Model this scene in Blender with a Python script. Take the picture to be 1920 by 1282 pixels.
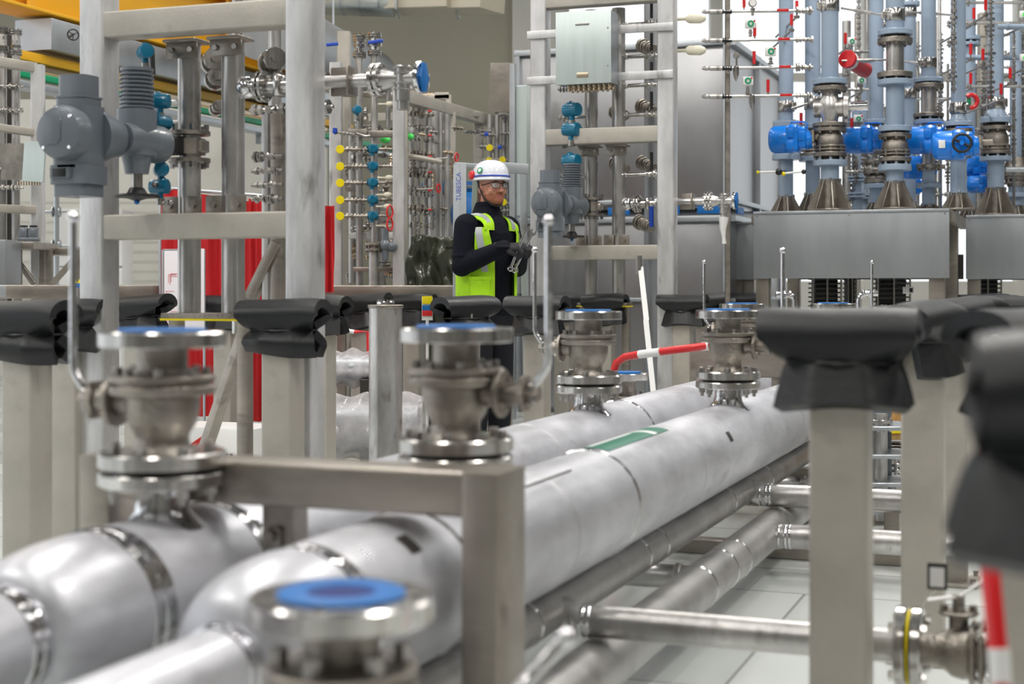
import bpy, math, random
from mathutils import Vector, Matrix, noise
random.seed(7)
for o in list(bpy.data.objects): bpy.data.objects.remove(o, do_unlink=True)
S = bpy.context.scene
COL = S.collection
PI = math.pi

# ------------------------------------------------------------------ camera
H = 1.1; FPX = 2800.0; HZ = 540.0
cd = bpy.data.cameras.new('camera'); cam = bpy.data.objects.new('camera', cd); COL.objects.link(cam)
cam.location = (0, 0, H); cam.rotation_euler = (PI/2, 0, 0)
cd.sensor_width = 36; cd.lens = FPX/1920*36; cd.shift_y = -(641-HZ)/1920.0
cd.clip_start = .05; cd.clip_end = 200
cd.dof.use_dof = True; cd.dof.focus_distance = 8.2; cd.dof.aperture_fstop = 3.0
S.camera = cam
S.view_settings.view_transform = 'Standard'
S.view_settings.look = 'None'; S.view_settings.gamma = 1; S.view_settings.use_curve_mapping = False
S.view_settings.exposure = 0.0
# ------------------------------------------------------------------ world and lamps
w = bpy.data.worlds.new('world'); S.world = w; w.use_nodes = True
bg = w.node_tree.nodes['Background']; bg.inputs[0].default_value = (.93, .97, 1, 1); bg.inputs[1].default_value = 1.4
def area(x, y, z, sx, sy, p, col=(1, .97, .92), rot=(0, 0, 0)):
    l = bpy.data.lights.new('ceiling_lamp_light', 'AREA'); l.shape = 'RECTANGLE'; l.size = sx; l.size_y = sy; l.energy = p; l.color = col
    o = bpy.data.objects.new('ceiling_lamp_light', l); COL.objects.link(o); o.location = (x, y, z); o.rotation_euler = rot
    return o
LAMPS = [(x, y) for y in (-1.5, 2.5, 6.5, 10.5, 15.0) for x in (-6.0, -1.6, 2.8, 7.2)]
for (x, y) in LAMPS: area(x, y, 6.9, .35, 1.8, 185 if (x, y) in ((2.8, 2.5), (-1.6, 6.5), (2.8, 10.5), (-6.0, 2.5)) else 52)

# ------------------------------------------------------------------ placing
TH = math.radians(-20.56)
E1 = Vector((math.cos(TH), math.sin(TH), 0)); E2 = Vector((-math.sin(TH), math.cos(TH), 0))
def W(u, v, D): return Vector(((u-960)/FPX*D, D, H-(v-HZ)/FPX*D))
def G(u, D, z=0): return Vector(((u-960)/FPX*D, D, z))
def Z(v, D): return H-(v-HZ)/FPX*D

# ------------------------------------------------------------------ materials
def mat(name, col, rough=.5, metal=0, bump=0, bscale=40, var=0, vscale=4, spec=None, emis=None, alpha=None, stretch=None, spots=None, coat=0):
    m = bpy.data.materials.new(name); m.use_nodes = True; nt = m.node_tree; N = nt.nodes; L = nt.links
    b = N['Principled BSDF']; b.inputs['Base Color'].default_value = (*col, 1)
    b.inputs['Roughness'].default_value = rough; b.inputs['Metallic'].default_value = metal
    if spec is not None: b.inputs['Specular IOR Level'].default_value = spec
    if coat: b.inputs['Coat Weight'].default_value = coat
    tc = N.new('ShaderNodeTexCoord'); mp = N.new('ShaderNodeMapping'); L.new(tc.outputs['Object'], mp.inputs[0])
    if stretch: mp.inputs['Scale'].default_value = stretch
    if var:
        n = N.new('ShaderNodeTexNoise'); n.inputs['Scale'].default_value = vscale; n.inputs['Detail'].default_value = 6; n.inputs['Roughness'].default_value = .62
        L.new(mp.outputs[0], n.inputs[0])
        r = N.new('ShaderNodeValToRGB'); r.color_ramp.elements[0].position = .32; r.color_ramp.elements[1].position = .68
        r.color_ramp.elements[0].color = (*[max(0, c*(1-var)) for c in col], 1); r.color_ramp.elements[1].color = (*[min(1, c*(1+var*.5)) for c in col], 1)
        L.new(n.outputs[0], r.inputs[0]); last = r.outputs[0]
        if spots:
            n2 = N.new('ShaderNodeTexNoise'); n2.inputs['Scale'].default_value = vscale*2.3; n2.inputs['Detail'].default_value = 8
            L.new(mp.outputs[0], n2.inputs[0]); r2 = N.new('ShaderNodeValToRGB'); r2.color_ramp.elements[0].position = .60; r2.color_ramp.elements[1].position = .72
            L.new(n2.outputs[0], r2.inputs[0]); mx = N.new('ShaderNodeMixRGB'); mx.inputs[2].default_value = (*spots, 1)
            L.new(r2.outputs[0], mx.inputs[0]); L.new(last, mx.inputs[1]); last = mx.outputs[0]
        L.new(last, b.inputs['Base Color'])
        mr = N.new('ShaderNodeMapRange'); mr.inputs[3].default_value = max(.03, rough*.82); mr.inputs[4].default_value = min(1, rough*1.25)
        L.new(n.outputs[0], mr.inputs[0]); L.new(mr.outputs[0], b.inputs['Roughness'])
    if bump:
        n = N.new('ShaderNodeTexNoise'); n.inputs['Scale'].default_value = bscale; n.inputs['Detail'].default_value = 4; L.new(mp.outputs[0], n.inputs[0])
        bp = N.new('ShaderNodeBump'); bp.inputs['Strength'].default_value = bump; bp.inputs['Distance'].default_value = .01
        L.new(n.outputs[0], bp.inputs['Height']); L.new(bp.outputs[0], b.inputs['Normal'])
    if emis: b.inputs['Emission Color'].default_value = (*col, 1); b.inputs['Emission Strength'].default_value = emis
    if alpha is not None: b.inputs['Alpha'].default_value = alpha
    return m
MT = dict(
 pipe=mat('satin_stainless_pipe', (.63, .635, .68), .40, .5, .08, 60, .36, 4.2, stretch=(1, .4, 1), spots=(.42, .415, .44)),
 pipe2=mat('dull_stainless_pipe', (.50, .49, .48), .42, .85, .08, 60, .25, 5, spots=(.36, .34, .33)),
 riser=mat('cleaned_stainless_riser', (.58, .565, .55), .32, .85, .08, 50, .4, 6, stretch=(1, 1, .4), spots=(.24, .22, .21)),
 polish=mat('polished_steel', (.74, .74, .76), .12, 1, .25, 30, .1, 20),
 flange=mat('machined_steel_reflection_streaks', (.60, .585, .565), .20, 1, .05, 90, .5, 14, stretch=(1, 1, .04)),  # vertical streaks in the colour stand in for room reflections
 cast=mat('cast_steel', (.33, .30, .265), .38, .95, .3, 120, .3, 14),
 bolt=mat('bolt_steel', (.42, .40, .38), .3, 1, 0, 1, .15, 20),
 post=mat('blasted_steel_post', (.475, .445, .395), .48, .4, .12, 80, .16, 3.0, spots=(.38, .35, .31)),
 frame=mat('brushed_steel_frame', (.37, .335, .295), .36, .8, .1, 70, .30, 5, stretch=(.3, 1, 1), spots=(.24, .21, .185)),
 col=mat('pickled_steel_column', (.66, .655, .66), .38, .55, .12, 50, .32, 4.5, stretch=(1, 1, .35), spots=(.34, .33, .32)),
 foam=mat('black_foam', (.010, .011, .013), .44, 0, .12, 60, .12, 8, spec=.42),
 greypaint=mat('grey_enamel', (.135, .155, .18), .34, 0, .04, 60, .06, 4, coat=.2),
 black=mat('black_plastic', (.012, .012, .013), .4, 0),
 rubber=mat('dark_rubber', (.02, .02, .02), .7, 0),
 blue=mat('blue_enamel', (.0, .19, .72), .3, 0, .03, 50, .06, 5, coat=.3),
 bluecap=mat('blue_plastic_cover', (.0, .13, .43), .5, 0),
 bluedark=mat('deep_blue_plastic', (.0, .015, .14), .7, 0),
 bluelever=mat('blue_lever_sleeve', (.01, .06, .42), .4, 0),
 teal=mat('teal_enamel', (.0, .14, .25), .3, 0, .02, 50, .1, 8, coat=.3),
 ppaint=mat('blue_grey_pipe_paint', (.30, .38, .49), .34, 0, .02, 40, .08, 3, coat=.25),
 red=mat('red_enamel', (.62, .012, .015), .35, 0, coat=.3),
 redcloth=mat('red_fabric', (.50, .008, .012), .75, 0, .3, 90, .12, 4),
 white=mat('white_plastic', (.78, .78, .77), .45, 0),
 cream=mat('cream_tape', (.72, .68, .55), .6, 0, .3, 60),
 yellow=mat('yellow_plastic', (.85, .68, .0), .4, 0),
 crane=mat('yellow_crane_paint', (.80, .42, .01), .45, 0, 0, 1, .06, 2),
 galv=mat('galvanised_sheet', (.50, .53, .56), .38, .8, .05, 30, .15, 3),
 clad=mat('grey_cladding_sheet', (.36, .38, .40), .42, .75, .04, 90, .08, 2.5, stretch=(3, 3, .5)),
 enc=mat('bare_aluminium_panel', (.40, .40, .41), .30, .85, .04, 30, .14, 1.6, stretch=(1, 1, .5)),
 box=mat('pale_enclosure_steel', (.55, .62, .61), .35, .5, .03, 60, .06, 3, stretch=(6, 6, .5)),
 greenlab=mat('green_label', (.01, .16, .10), .35, 0),
 green=mat('green_plastic', (.0, .30, .13), .4, 0),
 lime=mat('bright_green_plastic', (.1, .8, .15), .5, 0),
 wood=mat('packing_wood', (.55, .34, .13), .7, 0, .2, 20, .25, 6, stretch=(8, 1, 1)),
 tarp=mat('dark_green_tarpaulin', (.05, .055, .035), .22, 0, .5, 9, .3, 4, coat=.3),
 paper=mat('printed_paper', (.80, .76, .80), .8, 0),
 film=mat('clear_wrapping_film', (.75, .72, .74), .12, 0, .9, 14, .3, 9, alpha=.45),
 duct=mat('foil_duct', (.62, .66, .64), .3, .8, .9, 5, .2, 2),
 ductbox=mat('beige_duct', (.55, .50, .40), .6, 0),
 darkmetal=mat('dark_steel', (.06, .055, .05), .5, .6),  # one even dark tone for marks, holes and rear parts
 brass=mat('nickel_brass', (.55, .45, .33), .3, 1),
 hivis=mat('yellow_vest_fabric', (.42, .78, .01), .75, 0, .25, 60, .15, 9),
 reflect=mat('silver_reflective_tape', (.42, .44, .46), .5, .2),
 jacket=mat('navy_jacket_fabric', (.005, .006, .012), .75, 0, .5, 45, .25, 12, spec=.15),
 trouser=mat('black_trouser_fabric', (.012, .013, .017), .8, 0, .3, 45, spec=.2),
 skin=mat('skin', (.56, .25, .17), .5, 0, .1, 60, .16, 22),
 lips=mat('lip_skin', (.42, .13, .11), .5, 0),
 stubble=mat('reddish_stubble', (.36, .13, .07), .8, 0, .6, 300),
 hair=mat('short_brown_hair', (.09, .04, .025), .8, 0, .6, 200),
 glove=mat('dark_grey_glove', (.035, .035, .04), .8, 0, .4, 80, spec=.2),
 helmet=mat('white_helmet_shell', (.72, .74, .80), .3, 0, coat=.4),
 lens=mat('clear_lens', (.9, .9, .9), .05, 0, alpha=.25),
 eye=mat('eye_white', (.7, .68, .66), .3, 0), boot=mat('black_boot', (.015, .013, .012), .5, 0),
)
def wallmat(name, col, sc=1.0):
    return mat(name, col, .8, 0, .05, 20, .05, sc)
# ------------------------------------------------------------------ mesh builder
def frame_of(ax, up=None):
    z = Vector(ax).normalized()
    u = Vector(up) if up is not None else (Vector((0, 0, 1)) if abs(z.z) < .95 else Vector((0, 1, 0)))
    x = u.cross(z)
    if x.length < 1e-6: x = Vector((1, 0, 0)).cross(z)
    x.normalize(); y = z.cross(x)
    return x, y, z
def rrect(w, h, r=.01, n=3):
    r = min(r, w/2*.999, h/2*.999); P = []
    for (cx, cy, a0) in ((w/2-r, h/2-r, 0), (-w/2+r, h/2-r, PI/2), (-w/2+r, -h/2+r, PI), (w/2-r, -h/2+r, 1.5*PI)):
        for k in range(n+1):
            a = a0+PI/2*k/n; P.append((cx+r*math.cos(a), cy+r*math.sin(a)))
    return P
class M:
    def __init__(s): s.v = []; s.f = []; s.mi = []; s.cur = 0
    def add(s, vs, fs):
        b = len(s.v); s.v += [tuple(v) for v in vs]; s.f += [tuple(b+i for i in f) for f in fs]; s.mi += [s.cur]*len(fs); return s
    def prism(s, prof, p0, p1, up=None, sc=(1, 1)):
        p0 = Vector(p0); p1 = Vector(p1); x, y, z = frame_of(p1-p0, up); n = len(prof)
        vs = [p0+x*a+y*b for a, b in prof]+[p1+x*a*sc[0]+y*b*sc[1] for a, b in prof]
        fs = [(i, (i+1) % n, n+(i+1) % n, n+i) for i in range(n)]+[tuple(range(n-1, -1, -1)), tuple(range(n, 2*n))]
        return s.add(vs, fs)
    def bar(s, p0, p1, w, h, r=.004, up=None):   # rectangular bar; w across, h along up
        return s.prism(rrect(w, h, r), p0, p1, up)
    def box(s, c, sz, r=.004, rot=0):
        c = Vector(c); a, b, h = sz
        prof = rrect(a, b, r, 2)
        if rot: prof = [(x*math.cos(rot)-y*math.sin(rot), x*math.sin(rot)+y*math.cos(rot)) for x, y in prof]
        t = min(r, h*.3); n = len(prof); vs = []; k = 1-2*t/max(a, b)*.8
        for zz, q in ((-h/2, k), (-h/2+t, 1), (h/2-t, 1), (h/2, k)): vs += [c+Vector((x*q, y*q, zz)) for x, y in prof]
        fs = [(l*n+i, l*n+(i+1) % n, (l+1)*n+(i+1) % n, (l+1)*n+i) for l in range(3) for i in range(n)]
        return s.add(vs, fs+[tuple(range(n-1, -1, -1)), tuple(range(3*n, 4*n))])
    def lathe(s, prof, o=(0, 0, 0), ax=(0, 0, 1), n=32, e=(1, 1)):
        o = Vector(o); x, y, z = frame_of(ax, (0, 1, 0) if abs(Vector(ax).normalized().z) > .95 else None)
        vs = []; fs = []
        for r, h in prof:
            for k in range(n):
                a = 2*PI*k/n; vs.append(o+x*(r*e[0]*math.cos(a))+y*(r*e[1]*math.sin(a))+z*h)
        for i in range(len(prof)-1):
            for k in range(n): fs.append((i*n+k, i*n+(k+1) % n, (i+1)*n+(k+1) % n, (i+1)*n+k))
        if abs(prof[0][0]-prof[-1][0])+abs(prof[0][1]-prof[-1][1]) < 1e-9: return s.add(vs, fs)
        if prof[0][0] > 1e-6: fs.append(tuple(range(n-1, -1, -1)))
        if prof[-1][0] > 1e-6: fs.append(tuple(range((len(prof)-1)*n, len(prof)*n)))
        return s.add(vs, fs)
    def cyl(s, p0, p1, r, r1=None, n=20, c=.0):
        p0 = Vector(p0); p1 = Vector(p1); L = (p1-p0).length; r1 = r if r1 is None else r1
        pr = [(r, 0), (r1, L)] if not c else [(r-c, 0), (r, c), (r1, L-c), (r1-c, L)]
        return s.lathe(pr, p0, p1-p0, n)
    def disc(s, c, ax, r, t, n=32, ch=.003, hole=0):   # centred on c, thickness t along ax
        ax = Vector(ax).normalized(); o = Vector(c)-ax*t/2; ch = min(ch, t*.3)
        if hole: return s.lathe([(hole, 0), (r-ch, 0), (r, ch), (r, t-ch), (r-ch, t), (hole, t), (hole, 0)], o, ax, n)
        return s.lathe([(r-ch, 0), (r, ch), (r, t-ch), (r-ch, t)], o, ax, n)
    def bolts(s, c, ax, R, n, r=.009, h=.014, a0=.2, shank=0):
        x, y, z = frame_of(ax, (0, 1, 0) if abs(Vector(ax).normalized().z) > .95 else None); c = Vector(c)
        for k in range(n):
            a = a0+2*PI*k/n; p = c+x*R*math.cos(a)+y*R*math.sin(a)
            s.lathe([(r, -h/2), (r, h/2)], p, z, 6)
            if shank: s.cyl(p-z*shank/2, p+z*shank/2, r*.55, n=8)
        return s
    def tube(s, pts, r, n=12, closed=False):
        pts = [Vector(p) for p in pts]; N = len(pts); vs = []; fs = []; x = None
        for i, p in enumerate(pts):
            a = pts[i-1] if (i or closed) else p; b = pts[(i+1) % N] if (i < N-1 or closed) else p
            t = (b-a).normalized()
            if x is None: x, y, _ = frame_of(t)
            else:
                x = (x-t*x.dot(t)).normalized(); y = t.cross(x)
            rr = r[i] if isinstance(r, (list, tuple)) else r
            for k in range(n): q = 2*PI*k/n; vs.append(p+x*rr*math.cos(q)+y*rr*math.sin(q))
        for i in range(N if closed else N-1):
            for k in range(n): fs.append((i*n+k, i*n+(k+1) % n, ((i+1) % N)*n+(k+1) % n, ((i+1) % N)*n+k))
        if not closed: fs += [tuple(range(n-1, -1, -1)), tuple(range((N-1)*n, N*n))]
        return s.add(vs, fs)
    def ball(s, c, r, n=16, m=10, e=(1, 1, 1)):
        c = Vector(c); vs = []; fs = []
        for i in range(m+1):
            a = PI*i/m
            for k in range(n):
                b = 2*PI*k/n; vs.append(c+Vector((r*e[0]*math.sin(a)*math.cos(b), r*e[1]*math.sin(a)*math.sin(b), r*e[2]*math.cos(a))))
        for i in range(m):
            for k in range(n): fs.append((i*n+k, (i+1)*n+k, (i+1)*n+(k+1) % n, i*n+(k+1) % n))
        return s.add(vs, fs)
    def grid(s, nu, nv, fn, thick=None):
        vs = [fn(i/(nu-1), j/(nv-1)) for i in range(nu) for j in range(nv)]
        fs = [(i*nv+j, (i+1)*nv+j, (i+1)*nv+j+1, i*nv+j+1) for i in range(nu-1) for j in range(nv-1)]
        if thick is None: return s.add(vs, fs)
        vs = [Vector(v) for v in vs]; nrm = [Vector((0, 0, 0)) for _ in vs]
        for f in fs:
            n = (vs[f[2]]-vs[f[0]]).cross(vs[f[3]]-vs[f[1]])
            for i in f: nrm[i] += n
        nrm = [n.normalized() if n.length > 0 else n for n in nrm]
        K = len(vs); v2 = [v-n*thick for v, n in zip(vs, nrm)]
        g = [tuple(reversed([K+i for i in f])) for f in fs]; ring = []
        ed = [i*nv for i in range(nu)]+[(nu-1)*nv+j for j in range(1, nv)]+[i*nv+nv-1 for i in range(nu-2, -1, -1)]+[j for j in range(nv-2, 0, -1)]
        for a, b in zip(ed, ed[1:]+ed[:1]): ring.append((b, a, K+a, K+b))
        return s.add(vs+v2, fs+g+ring)
    def mesh(s, name, mats, ang=38):
        me = bpy.data.meshes.new(name); me.from_pydata(s.v, [], s.f)
        for m in (mats if isinstance(mats, (list, tuple)) else [mats]): me.materials.append(MT[m] if isinstance(m, str) else m)
        if max(s.mi or [0]): me.polygons.foreach_set('material_index', s.mi)
        me.polygons.foreach_set('use_smooth', [True]*len(me.polygons)); me.update()
        me.set_sharp_from_angle(angle=math.radians(ang))
        return me
    def build(s, name, mats, parent=None, **kw):
        o = bpy.data.objects.new(name, s.mesh(name, mats, kw.get('ang', 38))); COL.objects.link(o)
        if parent is not None: o.parent = parent
        if kw.get('label'): o['label'] = kw['label']
        return o
def tag(o, label, cat, group=None, kind=None):
    o['label'] = label; o['category'] = cat
    if group: o['group'] = group
    if kind: o['kind'] = kind
    return o
def thing(name, label, cat, loc=(0, 0, 0), rz=TH, group=None):
    o = bpy.data.objects.new(name, None); COL.objects.link(o); o.location = loc; o.rotation_euler = (0, 0, rz)
    o.empty_display_size = .05
    return tag(o, label, cat, group)
def struct(name, m, mt, **kw):
    o = m.build(name, mt, **kw); o['kind'] = 'structure'; return o
def copy_tree(o, parent=None):
    c = o.copy(); COL.objects.link(c); c.parent = parent
    for ch in o.children: copy_tree(ch, c)
    return c
def dup(proto, loc, label, rz=None, group=None, scale=None):
    bpy.context.view_layer.update
    c = copy_tree(proto); c.location = loc; c['label'] = label
    if rz is not None: c.rotation_euler = (0, 0, rz)
    if group: c['group'] = group
    if scale: c.scale = (scale,)*3
    return c
def used(proto, flag={}):    # first call moves the prototype itself
    k = proto.name
    if k in flag: return True
    flag[k] = 1; return False
def put(proto, loc, label, rz=None, group=None, scale=None):
    if used(proto): return dup(proto, loc, label, rz, group, scale)
    proto.location = loc; proto['label'] = label
    if rz is not None: proto.rotation_euler = (0, 0, rz)
    if group: proto['group'] = group
    if scale: proto.scale = (scale,)*3
    return proto
# local <-> module coordinates: origin O, x along E1, y along E2
def loc2(O, s, d, z=0): return Vector(O)+E1*s+E2*d+Vector((0, 0, z))
def s_at(O, u, d=0):        # position along E1 from O (with offset d along E2) that is seen at image column u
    t = (u-960)/FPX; X = O[0]+E2.x*d; Y = O[1]+E2.y*d
    return (t*Y-X)/(E1.x-t*E1.y)

# ------------------------------------------------------------------ the hall
m = M(); m.box((2, 9, -.05), (40, 32, .1))
FL = mat('pale_epoxy_floor', (.62, .65, .64), .22, 0, .02, 10, .08, .8)
nt = FL.node_tree; b = nt.nodes['Principled BSDF']
br = nt.nodes.new('ShaderNodeTexBrick'); tc = nt.nodes.new('ShaderNodeTexCoord'); mp = nt.nodes.new('ShaderNodeMapping'); mp.inputs['Rotation'].default_value = (0, 0, -TH)
nt.links.new(tc.outputs['Object'], mp.inputs[0]); nt.links.new(mp.outputs[0], br.inputs[0])
br.inputs['Color1'].default_value = (.70, .73, .71, 1); br.inputs['Color2'].default_value = (.50, .53, .52, 1); br.inputs['Mortar'].default_value = (.30, .31, .30, 1)
br.inputs['Scale'].default_value = 1; br.inputs['Brick Width'].default_value = .9; br.inputs['Row Height'].default_value = .45; br.inputs['Mortar Size'].default_value = .006
nt.links.new(br.outputs[0], b.inputs['Base Color'])
struct('floor', m, FL)
WB = wallmat('olive_beige_wall', (.46, .44, .35)); WL = wallmat('cream_wall', (.74, .72, .66)); CE = wallmat('ceiling_sheet', (.17, .175, .18))
m = M(); m.box((-6.0, 22.1, 4), (12.2, .2, 8.2)); struct('wall_back', m, WB)
m = M(); m.box((.38, 21.95, 4), (.75, .4, 8.2)); struct('wall_trim', m, WL).name = 'trim_1'
Lw = G(-420, 19); Rw = G(612, 19)
m = M(); m.box(((Lw.x+Rw.x)/2, 19.1, 1.75), (Rw.x-Lw.x, .2, 3.5)); struct('wall_left', m, WL)
m = M()
for k in range(9): m.bar((Lw.x+.2, 18.98, 1.2+.25*k*.5), (Rw.x-.1, 18.98, 1.2+.25*k*.5), .01, .006, .001)
struct('trim_3', m, WL)
m = M(); m.box((2, 9, 8.1), (40, 32, .15)); struct('ceiling', m, CE)  # out of view; added in dark grey to vary the metal reflections
WG = wallmat('grey_beige_wall', (.20, .19, .17))
m = M(); m.box((2, -6.5, 4), (40, .2, 8.2)); struct('unseen_wall_front', m, WG)  # unseen wall behind the camera, added to cut sky light and deepen contrast
m = M(); m.box((13.5, 8, 4), (.2, 28.8, 8.2)); struct('unseen_wall_right', m, WG)  # side wall out of view, added to leave the lamps as main light
m = M()
for x0 in (.75, 3.0, 5.25, 7.5, 9.75, 12.0): m.box((x0, 22, 4), (.18, .25, 8.2))
m.box((6.5, 22, .6), (12, .2, 1.2)); m.box((6.5, 22, 7.7), (12, .2, .9)); m.box((6.5, 22, 4.2), (12, .12, .12))
struct('trim_2', m, WL)
m = M(); m.box((6.4, 22.02, 4.2), (11.3, .012, 6.2), .001)
GL = bpy.data.materials.new('window_glass'); GL.use_nodes = True; N = GL.node_tree.nodes; N.remove(N['Principled BSDF'])
tr = N.new('ShaderNodeBsdfTransparent'); gs = N.new('ShaderNodeBsdfGlossy'); gs.inputs[1].default_value = .02; mxs = N.new('ShaderNodeMixShader'); mxs.inputs[0].default_value = .07
GL.node_tree.links.new(tr.outputs[0], mxs.inputs[1]); GL.node_tree.links.new(gs.outputs[0], mxs.inputs[2]); GL.node_tree.links.new(mxs.outputs[0], N['Material Output'].inputs[0])
struct('window_1', m, GL)
# ceiling lamps
EM = mat('lamp_diffuser', (1, .97, .92), .5, emis=6)
pt = None
for i, (x, y) in enumerate(LAMPS):
    if pt is None:
        pt = thing('ceiling_lamp', '', 'ceiling lamp', (x, y, 6.95), 0)
        m = M(); m.box((0, 0, .04), (.56, 2.3, .08)); m.build('housing', 'galv', pt)
        m = M(); m.box((0, 0, -.008), (.5, 2.2, .012)); m.build('diffuser', EM, pt)
        m = M(); m.cyl((0, .9, .08), (0, .9, 1.1), .006, n=6); m.cyl((0, -.9, .08), (0, -.9, 1.1), .006, n=6); m.build('hanger', 'galv', pt)
    put(pt, (x, y, 6.95), 'long white strip lamp hanging from the hall ceiling', 0, 'strip lamps under the hall ceiling')
# ------------------------------------------------------------------ big pipes on the skid
def boltset(name, mt, parent, c, ax, R, n, r=.009, h=.014, a0=.2, shank=None):
    x, y, z = frame_of(ax, (0, 1, 0) if abs(Vector(ax).normalized().z) > .95 else None); c = Vector(c); me = None
    for k in range(n):
        a = a0+2*PI*k/n; p = c+x*R*math.cos(a)+y*R*math.sin(a)
        if me is None:
            m = M(); m.lathe([(r*.9, -h/2), (r, -h/2+.001), (r, h/2-.001), (r*.9, h/2)], (0, 0, 0), z, 6)
            if shank: m.lathe([(r*.55, shank[0]), (r*.55, shank[1])], (0, 0, 0), z, 10)
            me = m.mesh(name, mt)
        o = bpy.data.objects.new(name, me); COL.objects.link(o); o.parent = parent; o.location = p
def pipe_line(c): return lambda D: Vector((c+.375*D, D, 0))
PA = pipe_line(-1.335); PB = pipe_line(-1.80); PC = pipe_line(-1.335); PD = pipe_line(-1.194)
def ulen(D, ref=3.0): return (D-ref)/E2.y      # distance along the pipe between depths
ZA = .503; RA = .150
def big_pipe(name, line, zc, r, D0, D1, label, mt='pipe', red=None):
    # root at depth D0, local +y runs along the pipe
    P = line(D0); t = thing(name, label, 'pipe', (P.x, P.y, zc)); L = (D1-D0)/E2.y
    m = M()
    if red:
        r2, l2 = red; pr = [(r2, -.02)]
        m.lathe([(r, L), (r, l2)]+[(r2+(r-r2)*math.sqrt(max(0, 1-((l2-q)/l2)**2.4)), q) for q in [l2*(1-k/14) for k in range(1, 15)]], (0, 0, 0), (0, 1, 0), 72)
        m2 = M(); m2.cyl((0, 0, 0), (0, -1.5, 0), r2, n=48); m2.build('reduced_pipe', mt, t)
    else: m.cyl((0, 0, 0), (0, L, 0), r, n=72)
    m.build('pipe_wall', mt, t)
    return t
def band(t, line, D0, D, r, wd, lab=None, mt='polish', nm='weld_band'):
    y = (D-D0)/E2.y; m = M(); m.lathe([(r-.002, -wd/2), (r+.0015, -wd/2+.002), (r+.0015, wd/2-.002), (r-.002, wd/2)], (0, y, 0), (0, 1, 0), 72)
    # raised weld bead in the middle
    m.lathe([(r, -.004), (r+.004, -.0015), (r+.004, .0015), (r, .004)], (0, y, 0), (0, 1, 0), 72)
    return m.build(nm, mt, t, label=lab)
A0 = 2.36; B0 = 2.52
pa = big_pipe('process_pipe', PA, ZA, RA, A0, 9.6, 'wide satin steel pipe in front with a green sticker on top', red=(.066, .19))
pb = big_pipe('process_pipe', PB, ZA, RA, B0, 9.3, 'wide satin steel pipe lying behind and parallel to the one with the green sticker', red=(.095, .20))
for D, wd in ((2.585, .05), (2.345, .05), (4.12, .022), (3.0, .016)): band(pa, PA, A0, D, RA if D > 2.5 else .068, wd)
for D, wd in ((2.76, .07), (2.50, .05), (5.95, .03), (3.12, .05)): band(pb, PB, B0, D, RA if D > 2.6 else .097, wd)
for t, D0, Ds in ((pa, A0, (4.85, 6.6, 3.62)), (pb, B0, (4.9, 6.9))):     # thin circumferential seams
    for D in Ds:
        m = M(); m.lathe([(RA, -.002), (RA+.0012, 0), (RA, .002)], (0, (D-D0)/E2.y, 0), (0, 1, 0), 72); m.build('seam', 'pipe2', t)
# sticker and pen marks on the front pipe
def arc_patch(t, D0, Da, Db, a0, a1, r, mt, nm, lab=None, lift=.0012):
    y0 = (Da-D0)/E2.y; y1 = (Db-D0)/E2.y
    m = M(); m.grid(2, 14, lambda u, v: Vector(((r+lift)*math.sin(a0+(a1-a0)*v), y0+(y1-y0)*u, (r+lift)*math.cos(a0+(a1-a0)*v))), .001)
    return m.build(nm, mt, t, label=lab)
arc_patch(pa, A0, 4.16, 4.78, -.42, .30, RA, 'greenlab', 'flow_label', 'green flow sticker with a white arrow bar')
arc_patch(pa, A0, 4.62, 4.66, -.40, .29, RA, 'white', 'label_stripe', lift=.002)
arc_patch(pa, A0, 4.20, 4.58, -.22, -.10, RA, 'white', 'label_lettering', 'row of pale lettering', lift=.002)
arc_patch(pa, A0, 3.30, 3.80, .42, .455, RA, 'darkmetal', 'pen_line', 'dark pen line along the pipe')
arc_patch(pa, A0, 2.80, 2.84, .50, .80, RA, 'darkmetal', 'pen_mark', 'short dark pen bar')
arc_patch(pa, A0, 5.25, 5.29, .9, 1.15, RA, 'darkmetal', 'pen_mark')

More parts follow.
